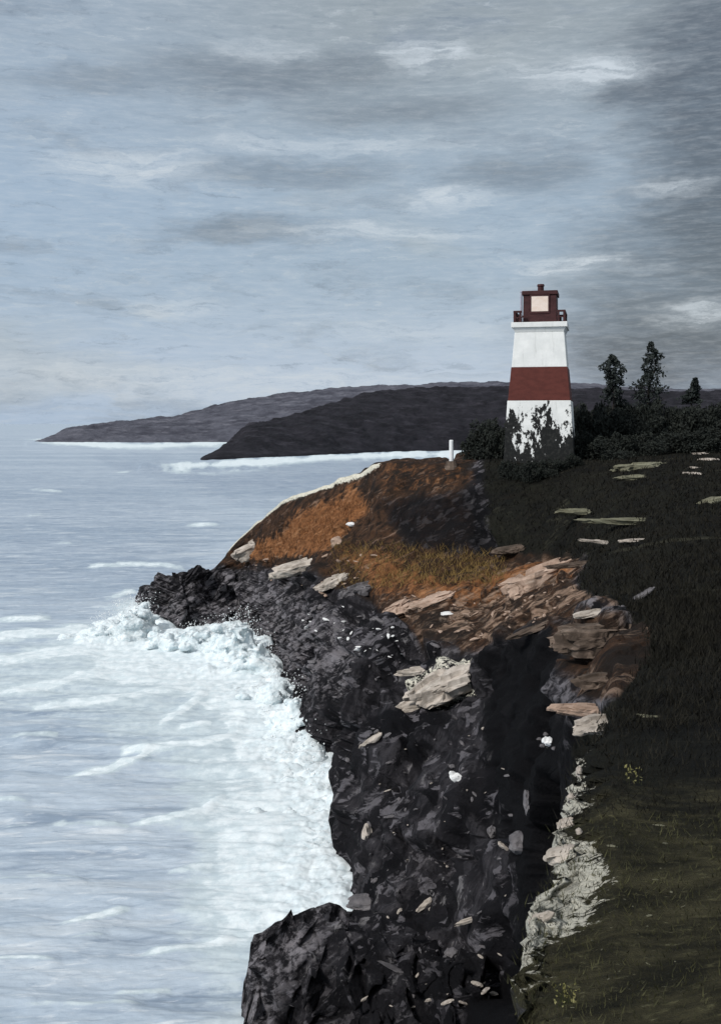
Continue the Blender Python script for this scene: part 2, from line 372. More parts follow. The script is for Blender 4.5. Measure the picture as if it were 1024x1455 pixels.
        z += .28 * h * np.exp(-d2) * np.clip(.6 + .9 * bl, .05, 2); foam += .8 * np.exp(-d2)
    z += b * near * (.10 * bl + .03 * bl2)
    foam = np.clip(foam, 0, 1)
    P[:, 2] = z
    deep = .95 * smooth(poly_sd(qx, qy, [(130, 645), (330, 664), (520, 655), (600, 660), (440, 715), (300, 705), (160, 672)]), -22, 22)
    deep = np.maximum(deep, .55 * smooth(poly_sd(qx, qy, [(-100, 640), (200, 650), (330, 740), (250, 850), (-100, 860)]), -60, 60))
    m = M('sea_water', .38, .35)
    f = m.attr('foam')[0]
    s1 = m.noise(1, 8, .66, m.rot(m.co, (0, 0, -7), (.065, .42, 1)), .8); s2 = m.noise(1, 7, .7, m.rot(m.co, (0, 0, -7), (.22, 1.2, 1)), .8)
    s3 = m.noise(1.3, 8, .68); s4 = m.noise(1, 6, .65, m.scaled(m.co, (.004, .028, 1)), .3)
    s5 = m.noise(1, 6, .7, m.rot(m.co, (0, 0, -7), (.8, 4, 1)), .6)
    water = m.mix(m.rng(s4, .35, .65), (.32, .395, .475, 1), (.47, .54, .61, 1))
    water = m.mix(m.math('MULTIPLY', m.attr('foam')[1], m.rng(s2, .36, .58, 1, .35)), water, (.105, .155, .25, 1))
    water = m.mix(m.rng(s1, .50, .68, 0, .9), water, (.21, .27, .35, 1))
    water = m.mix(m.rng(s1, .48, .34, 0, .75), water, (.52, .57, .61, 1))
    water = m.mix(m.rng(s2, .52, .70, 0, .85), water, (.64, .68, .71, 1))
    water = m.mix(m.rng(s5, .54, .70, 0, .65), water, (.66, .70, .73, 1))
    water = m.mix(m.rng(s5, .47, .30, 0, .7), water, (.25, .315, .39, 1))
    milky = m.mix(m.rng(s3, .35, .65), (.45, .53, .57, 1), (.56, .635, .665, 1))
    white = m.mix(m.rng(s3, .38, .62), (.58, .66, .69, 1), (.74, .80, .82, 1))
    ff = m.math('ADD', f, m.math('MULTIPLY', m.math('SUBTRACT', s3, .5), .35)); ff = m.math('ADD', ff, m.math('MULTIPLY', m.math('SUBTRACT', s2, .5), .7))
    c = m.mix(m.rng(ff, .22, .55), water, milky); c = m.mix(m.rng(ff, .58, .82), c, white)
    m.color(c); m.put(m.b.inputs['Roughness'], m.rng(ff, .2, .7, .38, .85))
    m.bump(m.math('ADD', s2, s3), .35, .12)
    G = grid_faces(len(Y), len(cols))
    o = mesh_obj('sea', P, G, m.m, attrs={'foam': np.stack([foam, deep, foam], 1)})
    tag(o, 'pale grey blue sea with white surf against the rocks', 'sea', kind='structure')
build_sea()

# ------------------------------------------------------------------ far headlands
def headland(name, stations, counts, cols, mat, amp, scale, label, disp_seed):
    G = patch(stations, counts, cols, 5, 1); N = normals(G); P = G.reshape(-1, 3)
    n = fbm(P * scale + disp_seed, 6, .55, ridged=True) + .5 * fbm(P * scale * 4 + disp_seed, 4, .6)
    edge = np.clip((P[:, 2] + 6) / 14, .15, 1)
    P = P + N.reshape(-1, 3) * (np.abs(0) + amp * n * edge)[:, None] * np.where(N.reshape(-1, 3)[:, 2:3] < 0, -1, 1)
    o = mesh_obj(name, P, grid_faces(len(G), len(cols)), mat); tag(o, label, 'headland', kind='structure'); return o
hk = [(60, 624), (80, 617), (95, 610), (140, 602), (200, 595), (250, 592), (290, 580), (340, 567), (400, 558), (470, 551), (560, 546), (640, 543), (730, 541), (840, 545), (960, 552), (1100, 553), (1500, 560)]
st = {20: [(1250, -8), (1270, -8), (1290, -7), (1300, -7), (1320, -8)]}
for x, y in hk:
    y += 2
    base = 1130 if x < 360 else 1130
    cy = 1150 + min(250, (x - 60) * .8); h = zat(y, cy)
    st[x] = [(base - 25, -8), (base, 1.5), (base + (cy - base) * .35, 1 + h * .42), (cy, h), (cy + 160, -8)]
G1 = simple_rock('grey_headland', (.050, .051, .066, 1), (.100, .102, .125, 1), (.19, .19, .22, 1), .05, .1, 3.0)
headland('far_headland', st, [8, 40, 50, 30], np.arange(10, 1500, 2.4), G1, 4.2, .02, 'low grey rocky headland reaching out into the sea', 4.0)
dk = [(288, 652, 660), (310, 641, 640), (335, 622, 690), (350, 606, 720), (400, 596, 760), (440, 585, 800), (480, 571, 850), (520, 560, 880), (600, 553, 900), (680, 551, 920), (760, 550, 920), (900, 556, 900), (1300, 560, 900)]
st = {270: [(585, -6), (600, -6), (610, -6), (620, -6), (640, -6)]}
for x, y, cy in dk:
    by = np.interp(x, [288, 450, 560, 680], [654, 647, 642, 640]); b = HC * F / (by - HZ); cy = max(cy, b + 25); h = zat(y, cy)
    st[x] = [(b - 12, -6), (b, .8), (b + (cy - b) * .45, 1 + h * .5), (cy, h), (cy + 80, -6)]
G2 = simple_rock('dark_headland', (.012, .0118, .015, 1), (.023, .022, .028, 1), (.050, .047, .058, 1), .07, .1, 2.0)
headland('dark_headland', st, [8, 50, 60, 20], np.arange(262, 1300, 2.4), G2, 3.0, .035, 'dark rocky headland in front of the grey one', 9.0)

# ------------------------------------------------------------------ the near headland with cliff, knoll and turf
L = lambda a: a
near = [(2, 17.6), (2.4, 17.2), (2.8, 16.4), (9, -3)]
ST = {
 -220: near + [(100, -4), (105, -4), (110, -4), (112, -4), (115, -4), (118, -4), (122, -4), (130, -4)],
 190: near + [(100, -4), (105, -3), (110, -2.5), (112, -2), (115, -2), (118, -2), (122, -3), (130, -4)],
 208: near + [(110, -1), (113, .2), (114, .6), (115, .9), (116, 1.2), (118, 1.4), (121, .4), (126, -3)],
 228: near + [(103, -1), (106, 1.4), (108, 2.2), (109, 2.6), (110, 3), (111, 3.2), (114, 2.4), (120, -3)],
 255: near + [(98, -1), (101, 1.8), (103, 3.0), (105, 3.8), (106.5, 4.4), p(813, 108), (111, 4), (118, -3)],
 300: near + [(101, -1), p(870, 104), p(850, 106), p(835, 108), p(822, 110), p(811, 112), (115, 3.4), (122, -3)],
 340: near + [(103, -1), p(860, 106), p(835, 108.5), p(810, 111), p(790, 113), p(766, 115), (119, 6.2), (128, -3)],
 370: near + [(93, -1), p(888, 97), p(852, 100), p(815, 103.5), p(782, 106.5), p(738, 109), (113, 8.5), (122, -3)],
 400: near + [(83, -1), p(910, 88), p(870, 91), p(820, 95), p(770, 99), p(714, 103), (107, 11), (117, -3)],
 455: near + [(62, -1), p(1020, 65), p(930, 71), p(850, 80), p(780, 88), p(691, 97), (101, 13.2), (112, -3)],
 484: near + [(57.5, -1), p(1040, 60.5), p(940, 67), p(858, 76), p(780, 85), p(684, 94.5), (98.5, 14.1), (110, -3)],
 502: near + [(45, -1), p(1120, 49.5), p(960, 60), p(860, 74), p(780, 83.5), p(678, 93), (97, 14.6), (109, -3)],
 514: near + [(41, -1), p(1130, 47), p(960, 58), p(862, 71), p(780, 82), p(672, 92), (96, 15), (108, -3)],
 535: near + [(37.5, -.5), p(1145, 44.5), p(955, 55.5), p(864, 68), p(780, 79), p(657, 88), (93, 16.4), (106, -3)],
 560: near + [(35.5, -.3), p(1150, 43), p(950, 54), p(865, 66), p(780, 77), p(658, 86), (91, 16.6), (105, -3)],
 640: near + [(33.5, .3), p(1180, 40), p(945, 51), p(865, 62), p(790, 72), p(659, 82), (90, 17.0), (106, -2)],
 690: [(2, 17.6), (2.4, 17.3), (2.9, 16.8), (18, 1.0), (32, 2.6), p(1180, 37.5), p(932, 49.5), p(860, 60.5), p(798, 70.5), p(656, 81), (92, 17.4), (115, 6)],
 728: [(2, 17.8), (2.8, 17.6), p(1480, 5.0), (18, 4.0), (30.5, 4.4), p(1160, 35), p(908, 46.5), p(852, 57.5), p(800, 68), p(656, 80), (94, 17.5), (130, 15)],
 742: [(2, 17.8), (3.2, 17.6), p(1400, 6.2), (17, 5.5), (29.6, 5.6), p(1150, 33), p(900, 45), p(846, 56), p(800, 67), p(656, 80), (96, 17.6), (150, 16)],
 765: [(2, 17.8), (4.0, 17.4), p(1285, 8.0), (16, 7.6), (28, 7), p(1150, 31), p(895, 43), p(840, 55), p(800, 66), p(656, 80), (98, 17.6), (180, 17.5)],
 800: [(2, 17.9), (4.5, 17.3), p(1180, 11.0), (15.5, 9), (26, 8.5), p(1080, 29), p(890, 40), p(830, 52), p(790, 64), p(657, 79), (100, 17.6), (200, 18.3)],
 830: [(2, 17.9), (4.8, 17.2), p(1066, 15.5), (18.6, 12.4), (24, 12), p(1020, 26), p(880, 37), p(820, 50), p(770, 62), p(657, 78), (100, 17.7), (200, 18.6)],
 872: [(2, 18.0), (5, 17.15), p(1040, 16), p(1000, 19), p(960, 23), p(920, 27), p(870, 34), p(810, 47), p(740, 61), p(655, 78), (100, 17.8), (200, 18.8)],
 950: [(2, 18.0), (5, 17.2), p(1040, 16.5), p(985, 20), p(940, 24.5), p(900, 29), p(850, 36), p(790, 47), p(720, 60), p(650, 76), (100, 18.4), (200, 19)],
 1060: [(2, 18.0), (5, 17.3), p(1030, 17), p(975, 20.5), p(930, 25), p(890, 30), p(840, 37), p(780, 48), p(710, 61), p(645, 76), (100, 18.8), (200, 19.3)],
 1500: [(2, 18.1), (5, 17.6), p(980, 17), p(930, 21), p(890, 26), p(850, 31), p(800, 38), p(750, 50), p(690, 62), p(640, 78), (100, 19.2), (200, 20)],
 2600: [(2, 18.2), (5, 18), (17, 17), (21, 17), (26, 17), (31, 17.2), (38, 17.5), (50, 18), (62, 18.3), (78, 18.8), (100, 19.8), (200, 21)],
}
COLS = np.concatenate([np.linspace(-220, 190, 30, endpoint=False), np.arange(190, 1060, 1.9), np.linspace(1060, 2600, 90)])
CNT = [8, 110, 60, 40, 120, 130, 90, 80, 90, 16, 24]
def build_land():
    G = patch(ST, CNT, COLS, 7, 2)
    P0 = G.reshape(-1, 3); N = normals(G).reshape(-1, 3); N *= np.where(N[:, 2:3] < 0, -1, 1)
    px = 512 + F * P0[:, 0] / P0[:, 1]; py = HZ + F * (HC - P0[:, 2]) / P0[:, 1]; yy = P0[:, 1]
    t = np.concatenate([[j + i / c for i in range(c)] for j, c in enumerate(CNT)] + [[len(CNT)]])
    T = np.repeat(t, len(COLS))
    e1 = fbm(np.stack([px * .02, py * .03, px * 0 + 3], 1), 5, .6); e2 = fbm(np.stack([px * .02, py * .03, px * 0 + 31], 1), 5, .6)
    qx, qy = px + 22 * e1, py + 16 * e2
    def zone(poly, w): return smooth(poly_sd(qx, qy, poly), -w, w)
    rust = np.maximum(zone([(505, 694), (525, 722), (490, 756), (462, 786), (405, 790), (352, 796), (400, 752), (452, 716)], 24),
                      .62 * zone([(470, 775), (560, 785), (640, 822), (720, 806), (830, 790), (830, 826), (700, 856), (600, 862), (530, 842)], 26))
    rust = np.maximum(rust, .33 * zone([(540, 655), (665, 655), (680, 690), (540, 705)], 14))
    brown = zone([(535, 640), (668, 640), (690, 780), (830, 788), (815, 832), (880, 862), (800, 884), (690, 925), (590, 905), (540, 862), (440, 815), (300, 800), (370, 720), (440, 670)], 24)
    brown = np.maximum(brown, .9 * zone([(780, 890), (930, 870), (945, 940), (915, 1000), (835, 1000), (800, 930)], 24))
    grass = smooth(poly_sd(px + 8 * e1, qy, [(678, 500), (3000, 500), (3000, 9000), (735, 9000), (741, 1420), (752, 1330), (804, 1190), (833, 1062), (870, 1010), (925, 930), (925, 885), (885, 866), (828, 842), (822, 815), (835, 796), (705, 782), (684, 660)]), -9 - 14 * smooth(yy, 30, 60), 9 + 14 * smooth(yy, 30, 60))
    grass[(T < 2.0) & (px > 735)] = 1
    brink = np.interp(py, [1060, 1180, 1285, 1340, 1480], [832, 800, 765, 752, 728]); dB = px - brink + 10 * e1
    wB = np.interp(py, [1050, 1110, 1180, 1215, 1290, 1330, 1370, 1450], [14, 28, 42, 92, 120, 96, 60, 22]); kB = np.interp(py, [1050, 1090, 1190, 1215, 1320, 1350, 1460], [.0, .6, .7, 1.25, 1.25, .6, .0])
    pale = kB * np.clip(1 - dB / wB, 0, 1) ** .8 * smooth(dB, -40, -8) * smooth(T, 1.0, 1.2) * (1 - smooth(T, 2.15, 2.4))  # lit face of the brink, its brightness painted as pale rock
    pale = np.maximum(pale, .55 * zone([(560, 985), (650, 930), (690, 935), (670, 980), (600, 1005)], 6))
    shade_black = zone([(690, 925), (800, 890), (800, 1000), (835, 1040), (830, 1070), (760, 1300), (730, 1455), (700, 1455), (735, 1200), (690, 1040)], 16)  # deep shade of the gully, painted as near-black rock colour
    shade_black = np.maximum(shade_black, ((T > 2.03) & (T < 4.2) & (px < 850)).astype(float))
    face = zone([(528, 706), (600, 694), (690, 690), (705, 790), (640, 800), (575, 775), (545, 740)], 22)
    scr = .75 * zone([(300, 815), (420, 830), (500, 900), (520, 960), (470, 1010), (380, 930), (210, 900), (200, 840)], 20)
    scr = np.maximum(scr, .95 * zone([(570, 880), (690, 925), (800, 880), (930, 900), (940, 868), (850, 790), (720, 805), (640, 835)], 18))
    scr = np.maximum(scr, .7 * zone([(790, 960), (920, 960), (930, 1040), (800, 1040)], 15))
    pale = np.maximum(pale, 1.2 * np.exp(-((T - 9.0) / .07) ** 2) * smooth(px, 300, 330) * (1 - smooth(px, 525, 550)))
    shade_black = np.maximum(shade_black, .82 * face)  # steep knoll face takes the same near-black tone
    rock = np.maximum((1 - grass) * (1 - .75 * brown), .8 * pale)
    amp = np.clip(yy * .014, .08, .85)
    f1 = facets(P0 + 1.5 * np.stack([e1, e2, e1], 1), 3.4); f2 = facets(P0 * 1.03 + 5 + .5 * np.stack([e2, e1, e2], 1), 1.1)
    n1 = fbm(P0 * .30 + 2, 6, .55, ridged=True); n2 = fbm(P0 * 1.3 + 7, 5, .6)
    stepz = P0.copy(); stepz[:, 2] += .28 * P0[:, 0]
    strat = perlin(np.stack([P0[:, 0] * .12, P0[:, 1] * .12, stepz[:, 2] * 1.6], 1))
    # keep the outline where the feature lines put it: less relief at the crest
    hold = 1 - .75 * np.exp(-((T - 9) / .35) ** 2)
    rel = rock * amp * hold * (2.3 * f1 + .5 * f2 + .45 * n1 + .16 * n2 + .4 * strat)
    rel += (1 - rock) * np.clip(yy * .004, .02, .30) * hold * (n1 * .8 + n2 * .8 + .5 * f2 * brown)
    for _ in range(2):                    # take the saw teeth off the fractured edges
        q = rel.reshape(len(G), len(COLS)); q = q.copy()
        q[1:-1] = (q[:-2] + 2 * q[1:-1] + q[2:]) / 4; q[:, 1:-1] = (q[:, :-2] + 2 * q[:, 1:-1] + q[:, 2:]) / 4
        rel = q.ravel()
    rel *= np.where(T < 3.9, np.where(T > 2.25, 1.0, .35 + 1.1 * pale), 1.0)
    P = P0 + N * rel[:, None]
    lip = smooth(T, 1.2, 1.6) * (1 - smooth(T, 2.6, 3.0)) * (1 - smooth(px, 830, 900)) * (px > 700)      # the torn lip of the turf
    P[:, 0] += lip * .022 * np.clip(yy, 4, 16) * (fbm(P0 * np.array([1, 1.6, 2.5]) + 3, 4, .6) * 1.3 + .5 * facets(P0, .35))
    z2 = np.stack([pale, shade_black, scr], 1); z1 = np.stack([rust * (1 - grass), np.maximum(brown * (1 - .62 * face), rust), grass], 1)
    moss = (1 - smooth(yy, 7.5, 17)) * grass * (T < 2.2)
    c1 = facets((P0 + .25 * np.stack([e1, e2, e1], 1)) * np.array([1, 1, .7]), 2.1) + .5; c2 = facets((P0 * 1.02 + 9 + .15 * np.stack([e2, e1, e2], 1)) * np.array([1, 1, .75]), .75) + .5
    z3 = np.stack([moss, c1, c2], 1)
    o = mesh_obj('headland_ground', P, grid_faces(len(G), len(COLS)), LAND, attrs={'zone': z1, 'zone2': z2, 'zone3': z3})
    tag(o, 'dark rocky headland with rust coloured heath and dark turf', 'ground', kind='structure')
    return P, dict(px=px, py=py, T=T, rust=rust, brown=brown, grass=grass, N=N), len(G)
LP, LM, LR = build_land()

# ------------------------------------------------------------------ the block of rock standing in the surf, bottom
OST = {
 330: [(33, -3), (34, -3), (35, -3), (35.6, -3), (36.2, -3), (38, -3)],
 346: [(33, -2), (34, -.8), p(1452, 34.8), p(1430, 35.3), p(1405, 36), (37.3, -3)],
 360: [(32.5, -2), (33.6, -.3), p(1400, 34.6), p(1360, 35.4), p(1329, 36.2), (37.5, -3)],
 395: [(32, -2), p(1470, 33.2), p(1405, 34.2), p(1352, 35.3), p(1308, 36.8), (38.5, -3)],
 430: [(32, -2), p(1465, 33.0), p(1400, 34.2), p(1342, 35.4), p(1292, 37.3), (39.5, -3)],
 468: [(32, -2), p(1465, 32.8), p(1395, 34.0), p(1330, 35.6), p(1280, 38), (40, -3)],
 495: [(32, -2), p(1465, 32.6), p(1395, 33.8), p(1335, 35.4), p(1292, 38.2), (40, -2)],
 540: [(31.5, -2), p(1465, 32.2), p(1395, 33.5), p(1340, 35), p(1296, 37.6), (39, -2)],
 600: [(31.5, -2), p(1475, 31.8), p(1410, 33), p(1360, 34), p(1330, 35.5), (37, -2)],
 680: [(31, -2), p(1480, 31), p(1430, 31.8), p(1400, 32.5), p(1380, 33.5), (35, -2)],
 720: [(31, -2), (31.3, -1), (31.8, -1), (32.3, -1), (33, -1), (34.5, -2)],
}
def build_outcrop():
    cols = np.arange(330, 722, 15.0); G0 = patch(OST, [2, 4, 3, 3, 2], cols, 1, 0); r = np.random.default_rng(31)
    jit = r.normal(size=G0.shape) * np.array([.20, .42, .24]); jit[-3:] *= .18; jit[:, :3] *= .3; G0 = G0 + jit
    up = lambda A, n: np.apply_along_axis(lambda v: np.interp(np.linspace(0, len(v) - 1, (len(v) - 1) * n + 1), np.arange(len(v)), v), 0, A)
    G = up(G0, 14).transpose(1, 0, 2); G = up(G, 9).transpose(1, 0, 2); cols = np.zeros(G.shape[1])
    P0 = G.reshape(-1, 3); N = normals(G).reshape(-1, 3); N *= np.where(N[:, 1:2] > 0, -1, 1)
    f2 = facets(P0 * 1.02 + 15, .55); n2 = fbm(P0 * 1.6 + 3, 5, .6); n3 = fbm(P0 * 5 + 3, 3, .6, ridged=True)
    P = P0 + N * (.05 * f2 + .03 * n2 + .012 * n3)[:, None]
    px = 512 + F * P0[:, 0] / P0[:, 1]; py = HZ + F * (HC - P0[:, 2]) / P0[:, 1]
    scr = 1.0 * smooth(poly_sd(px, py, [(340, 1330), (440, 1285), (490, 1290), (440, 1330), (470, 1360), (400, 1400), (380, 1460), (340, 1460)]), -25, 25)
    shade_black = smooth(poly_sd(px, py, [(440, 1390), (720, 1300), (720, 1600), (420, 1600)]), -25, 25) * .45  # near-black tone towards the lower right of the block
    zero = np.zeros_like(scr)
    o = mesh_obj('shore_rock', P, grid_faces(len(G), len(cols)), LAND, attrs={'zone': np.stack([zero] * 3, 1), 'zone2': np.stack([zero, shade_black, scr], 1), 'zone3': np.stack([zero, facets(P0 + 3, .7) + .5, facets(P0 + 8, .3) + .5], 1)})
    tag(o, 'blocky dark grey rock in the surf at the cliff foot', 'rock', kind='structure')
    return P, len(G), len(cols)
OP, OR, OC = build_outcrop()

# rays from the eye tell where a stone seen at a pixel lies on the ground
def bvh_of(P, nr, nc): return BVHTree.FromPolygons([Vector(v) for v in P], [tuple(f) for f in grid_faces(nr, nc).tolist()])
BV = [bvh_of(LP, LR, len(COLS)), bvh_of(OP, OR, OC)]
EYE = Vector((0, 0, HC))
def ground(px, py):
    d = Vector(((px - 512) / F, 1, (HZ - py) / F)).normalized(); best = None
    for b in BV:
        loc, nor, _, dist = b.ray_cast(EYE, d)
        if loc and (best is None or dist < best[2]): best = (loc, nor if nor.z > 0 else -nor, dist)
    return best
def drop(x, y):
    loc, nor, _, _ = BV[0].ray_cast(Vector((x, y, 80)), Vector((0, 0, -1))); return loc

# ------------------------------------------------------------------ lighthouse
def white_paint(name, peel=False):
    m = M(name, .7, .2); n = m.noise(1.1, 7, .65); n2 = m.noise(5, 6, .65); v = m.noise(1, 6, .6, m.scaled(m.co, (3.2, 3.2, .35)))
    c = m.mix(m.rng(n, .35, .7), (.72, .735, .72, 1), (.83, .84, .82, 1))
    c = m.mix(m.rng(v, .56, .78, 0, .55), c, (.42, .43, .40, 1)); c = m.mix(m.rng(n2, .68, .8, 0, .5), c, (.30, .30, .28, 1))
    if peel:
        q = m.n.new('ShaderNodeSeparateXYZ'); m.l.new(m.co, q.inputs[0])
        big = m.noise(.62, 5, .6, m.scaled(m.co, (1, 1, .55)), .6); fin = m.noise(2.6, 6, .7, m.scaled(m.co, (1, 1, .5)))
        h = m.math('MULTIPLY', m.math('SUBTRACT', 4.5, q.outputs[2]), .095)
        f = m.math('ADD', m.math('ADD', big, h), m.math('MULTIPLY', m.math('SUBTRACT', fin, .5), .95))
        c = m.mix(m.rng(f, .615, .635), c, m.mix(m.rng(n2, .45, .75), (.009, .010, .010, 1), (.036, .037, .034, 1)))
        lp = m.noise(4.5, 3, .5, m.scaled(m.co, (1, 1, .45)))
        c = m.mix(m.rng(lp, .68, .71, 0, .8), c, (.62, .63, .61, 1))
    m.color(c).bump(n2, .25, .03); return m.m
WHITE = white_paint('white_painted_wall'); WORN = white_paint('worn_white_wall', True)
def paint(name, a, b, rough=.65):
    m = M(name, rough, .2); n = m.noise(1.4, 7, .6, m.scaled(m.co, (1, 1, 2.2))); n2 = m.noise(9, 5, .6)
    m.color(m.mix(m.rng(n2, .62, .8, 0, .4), m.mix(m.rng(n, .35, .65), a, b), tuple(x * .5 for x in a[:3]) + (1,))).bump(n2, .2, .02); return m.m
RED = paint('dark_red_paint', (.085, .022, .017, 1), (.112, .030, .023, 1)); LANT = paint('maroon_iron', (.042, .016, .017, 1), (.062, .024, .025, 1))
GLASS = paint('pale_pane', (.76, .62, .53, 1), (.82, .70, .62, 1), .35); GREY = paint('pale_grey_metal', (.34, .34, .42, 1), (.42, .42, .48, 1))
STONEW = paint('white_concrete', (.70, .71, .72, 1), (.80, .81, .81, 1))

def frustum(z0, w0, z1, w1, inset=0):
    a, b = w0 / 2, w1 / 2
    return [(-a, -a, z0), (a, -a, z0), (a, a, z0), (-a, a, z0), (-b, -b, z1), (b, -b, z1), (b, b, z1), (-b, b, z1)], \
           [(0, 1, 5, 4), (1, 2, 6, 5), (2, 3, 7, 6), (3, 0, 4, 7), (4, 5, 6, 7), (3, 2, 1, 0)]
def box(x0, x1, y0, y1, z0, z1):
    return [(x0, y0, z0), (x1, y0, z0), (x1, y1, z0), (x0, y1, z0), (x0, y0, z1), (x1, y0, z1), (x1, y1, z1), (x0, y1, z1)], \
           [(0, 1, 5, 4), (1, 2, 6, 5), (2, 3, 7, 6), (3, 0, 4, 7), (4, 5, 6, 7), (3, 2, 1, 0)]
def joined(parts):
    V, Fc = [], []
    for v, f in parts:
        o = len(V); V += list(v); Fc += [tuple(i + o for i in q) for q in f]
    return V, Fc
def tube(a, b, r0, r1=None, n=8):
    a, b = Vector(a), Vector(b); r1 = r0 if r1 is None else r1; q = (b - a).to_track_quat('Z', 'Y')
    V = [a + q @ Vector((r0 * math.cos(2 * math.pi * i / n), r0 * math.sin(2 * math.pi * i / n), 0)) for i in range(n)] + \
        [b + q @ Vector((r1 * math.cos(2 * math.pi * i / n), r1 * math.sin(2 * math.pi * i / n), 0)) for i in range(n)]
    return V, [(i, (i + 1) % n, n + (i + 1) % n, n + i) for i in range(n)] + [tuple(range(n - 1, -1, -1)), tuple(range(n, 2 * n))]
def solid(name, vf, mat, parent=None, bev=0.0):
    o = mesh_obj(name, vf[0], vf[1], mat, parent, smooth_=False)
    if bev:
        b = o.modifiers.new('bevel', 'BEVEL'); b.width = bev; b.segments = 2; b.limit_method = 'ANGLE'
    return o
def empty(name, loc, rz=0):
    o = bpy.data.objects.new(name, None); C.objects.link(o); o.location = loc; o.rotation_euler = (0, 0, rz); o.empty_display_size = .5; return o

def build_lighthouse():
    Y = 82.0; k = Y / F; zf = lambda py: zat(py, Y - 2.3)
    bx = (768 - 512) / F * Y; zb = zf(668)
    rz = -math.radians(9.7 + 3.5)
    r = empty('lighthouse', (bx, Y, zb), rz)
    tag(r, 'square tapering white and dark red banded lighthouse with maroon lantern on the clifftop', 'lighthouse')
    kk = (Y - 2.3) / F; H = lambda py: zf(py) - zb; wd = lambda px: px * kk
    solid('lower_wall', frustum(-1.0, wd(103), H(569), wd(89)), WORN, r, .03)
    solid('red_band', frustum(H(569) + .002, wd(87.5), H(521), wd(79)), RED, r, .02)
    solid('upper_wall', frustum(H(521) + .002, wd(78), H(471), wd(70)), WHITE, r, .03)
    solid('cornice', joined([frustum(H(471) + .002, wd(69), H(464), wd(75)), box(-wd(39.5), wd(39.5), -wd(39.5), wd(39.5), H(463.9), H(456.5))]), WHITE, r, .03)
    top = H(456.5)
    lan = solid('lantern_room', joined([frustum(top + .003, wd(48), H(416), wd(47)), box(-wd(25.5), wd(25.5), -wd(25.5), wd(25.5), H(415.9), H(410))]), LANT, r, .04)
    hw = wd(24)
    solid('window_frame', joined([box(-wd(14), wd(14), -hw - .05, -hw + .1, H(443), H(440)), box(-wd(14), wd(14), -hw - .05, -hw + .1, H(418), H(415.5)),
                                  box(-wd(14), -wd(12), -hw - .05, -hw + .1, H(440), H(418)), box(wd(12), wd(14), -hw - .05, -hw + .1, H(440), H(418))]), LANT, lan)
    solid('window_pane', box(-wd(11.95), wd(11.95), -hw - .03, -hw + .09, H(439.9), H(418.1)), GLASS, lan)
    solid('roof_vent', joined([tube((0, 0, H(410.2)), (0, 0, H(401)), wd(4.6), wd(4.4), 12), tube((0, 0, H(400.9)), (0, 0, H(398)), wd(5.6), wd(4.8), 12)]), LANT, lan)
    # gallery railing round the lantern, with solid corner boxes
    e = wd(35)
    for sx in (-1, 1):
        rail = [box(sx * e - .09, sx * e + .09, -e + .091, e - .091, H(442.5), H(439.5)), box(sx * e - .05, sx * e + .05, -e + .1, e - .1, H(450), H(448.5))]
        for sy in (-1, 1):
            x0, x1 = sorted((sx * (e + .09), sx * wd(24.4)))
            rail.append(box(x0, x1, sy * e - .09, sy * e + .09, H(442.4), H(439.6))); rail.append(box(x0, x1, sy * e - .045, sy * e + .045, H(450.1), H(448.6)))
        for x in (e, wd(27)):
            for y in (-e, e): rail.append(box(sx * x - .08, sx * x + .08, y - .08, y + .08, top + .003, H(442.6)))
        for y in (-e * .33, e * .33): rail.append(box(sx * e - .07, sx * e + .07, y - .07, y + .07, top + .003, H(442.6)))
        solid('gallery_railing', joined(rail), LANT, r)
    # pale pipework behind the lantern
    xm = -wd(30)
    solid('pipe_frame', joined([tube((xm, wd(20), top + .003), (xm, wd(20), H(407)), .09), tube((xm - .07, wd(20), H(407) + .07), (-wd(5), wd(20), H(407) + .07), .08)]), GREY, r)
    return bx, Y
LX, LY = build_lighthouse()

# ------------------------------------------------------------------ foliage
def leaf_mat(name, a, b):
    m = M(name, .8, .1); n = m.noise(2.0, 4, .6); m.color(m.mix(m.rng(n, .35, .65), a, b)); return m.m
FOL = leaf_mat('dark_foliage', (.017, .020, .018, 1), (.030, .034, .029, 1)); SPR = leaf_mat('spruce_needles', (.024, .030, .029, 1), (.042, .050, .046, 1))
BARK = simple_rock('bark', (.02, .018, .016, 1), (.04, .035, .03, 1), (.06, .055, .05, 1), 3)
def leaves(cent, size, seed):
    r = np.random.default_rng(seed); n = len(cent)
    a = r.normal(size=(n, 3)); a /= np.linalg.norm(a, axis=1)[:, None]; b = np.cross(a, r.normal(size=(n, 3))); b /= np.linalg.norm(b, axis=1)[:, None]
    s = size * r.uniform(.6, 1.4, n)[:, None]
    V = np.stack([cent - a * s, cent + b * s * .45, cent + a * s, cent - b * s * .45], 1).reshape(-1, 3)
    return V, np.arange(4 * n).reshape(-1, 4)
def bush_mesh(name, w, d, h, n, size, seed, mat, parent=None):
    r = np.random.default_rng(seed); k = 16
    cl = np.stack([r.uniform(-.5, .5, k) * w, r.uniform(-.5, .5, k) * d, np.zeros(k)], 1)
    cl[:, 2] = h * r.uniform(.15, .85, k) * (1 - (2 * np.abs(cl[:, 0]) / w) ** 2 * .6)
    cr = r.uniform(.16, .30, k) * min(w, h)
    i = r.integers(0, k, n); q = r.normal(size=(n, 3)); q /= np.linalg.norm(q, axis=1)[:, None]
    c = cl[i] + q * (cr[i] * r.uniform(.4, 1.15, n) ** .7)[:, None]
    low = r.random(n) < .25; c[low] = np.stack([r.uniform(-.5, .5, low.sum()) * w, r.uniform(-.5, .5, low.sum()) * d, r.uniform(-.1, .4, low.sum()) * h], 1)
    V, Fc = leaves(c, size, seed + 1); return mesh_obj(name, V, Fc, mat, parent, smooth_=False)
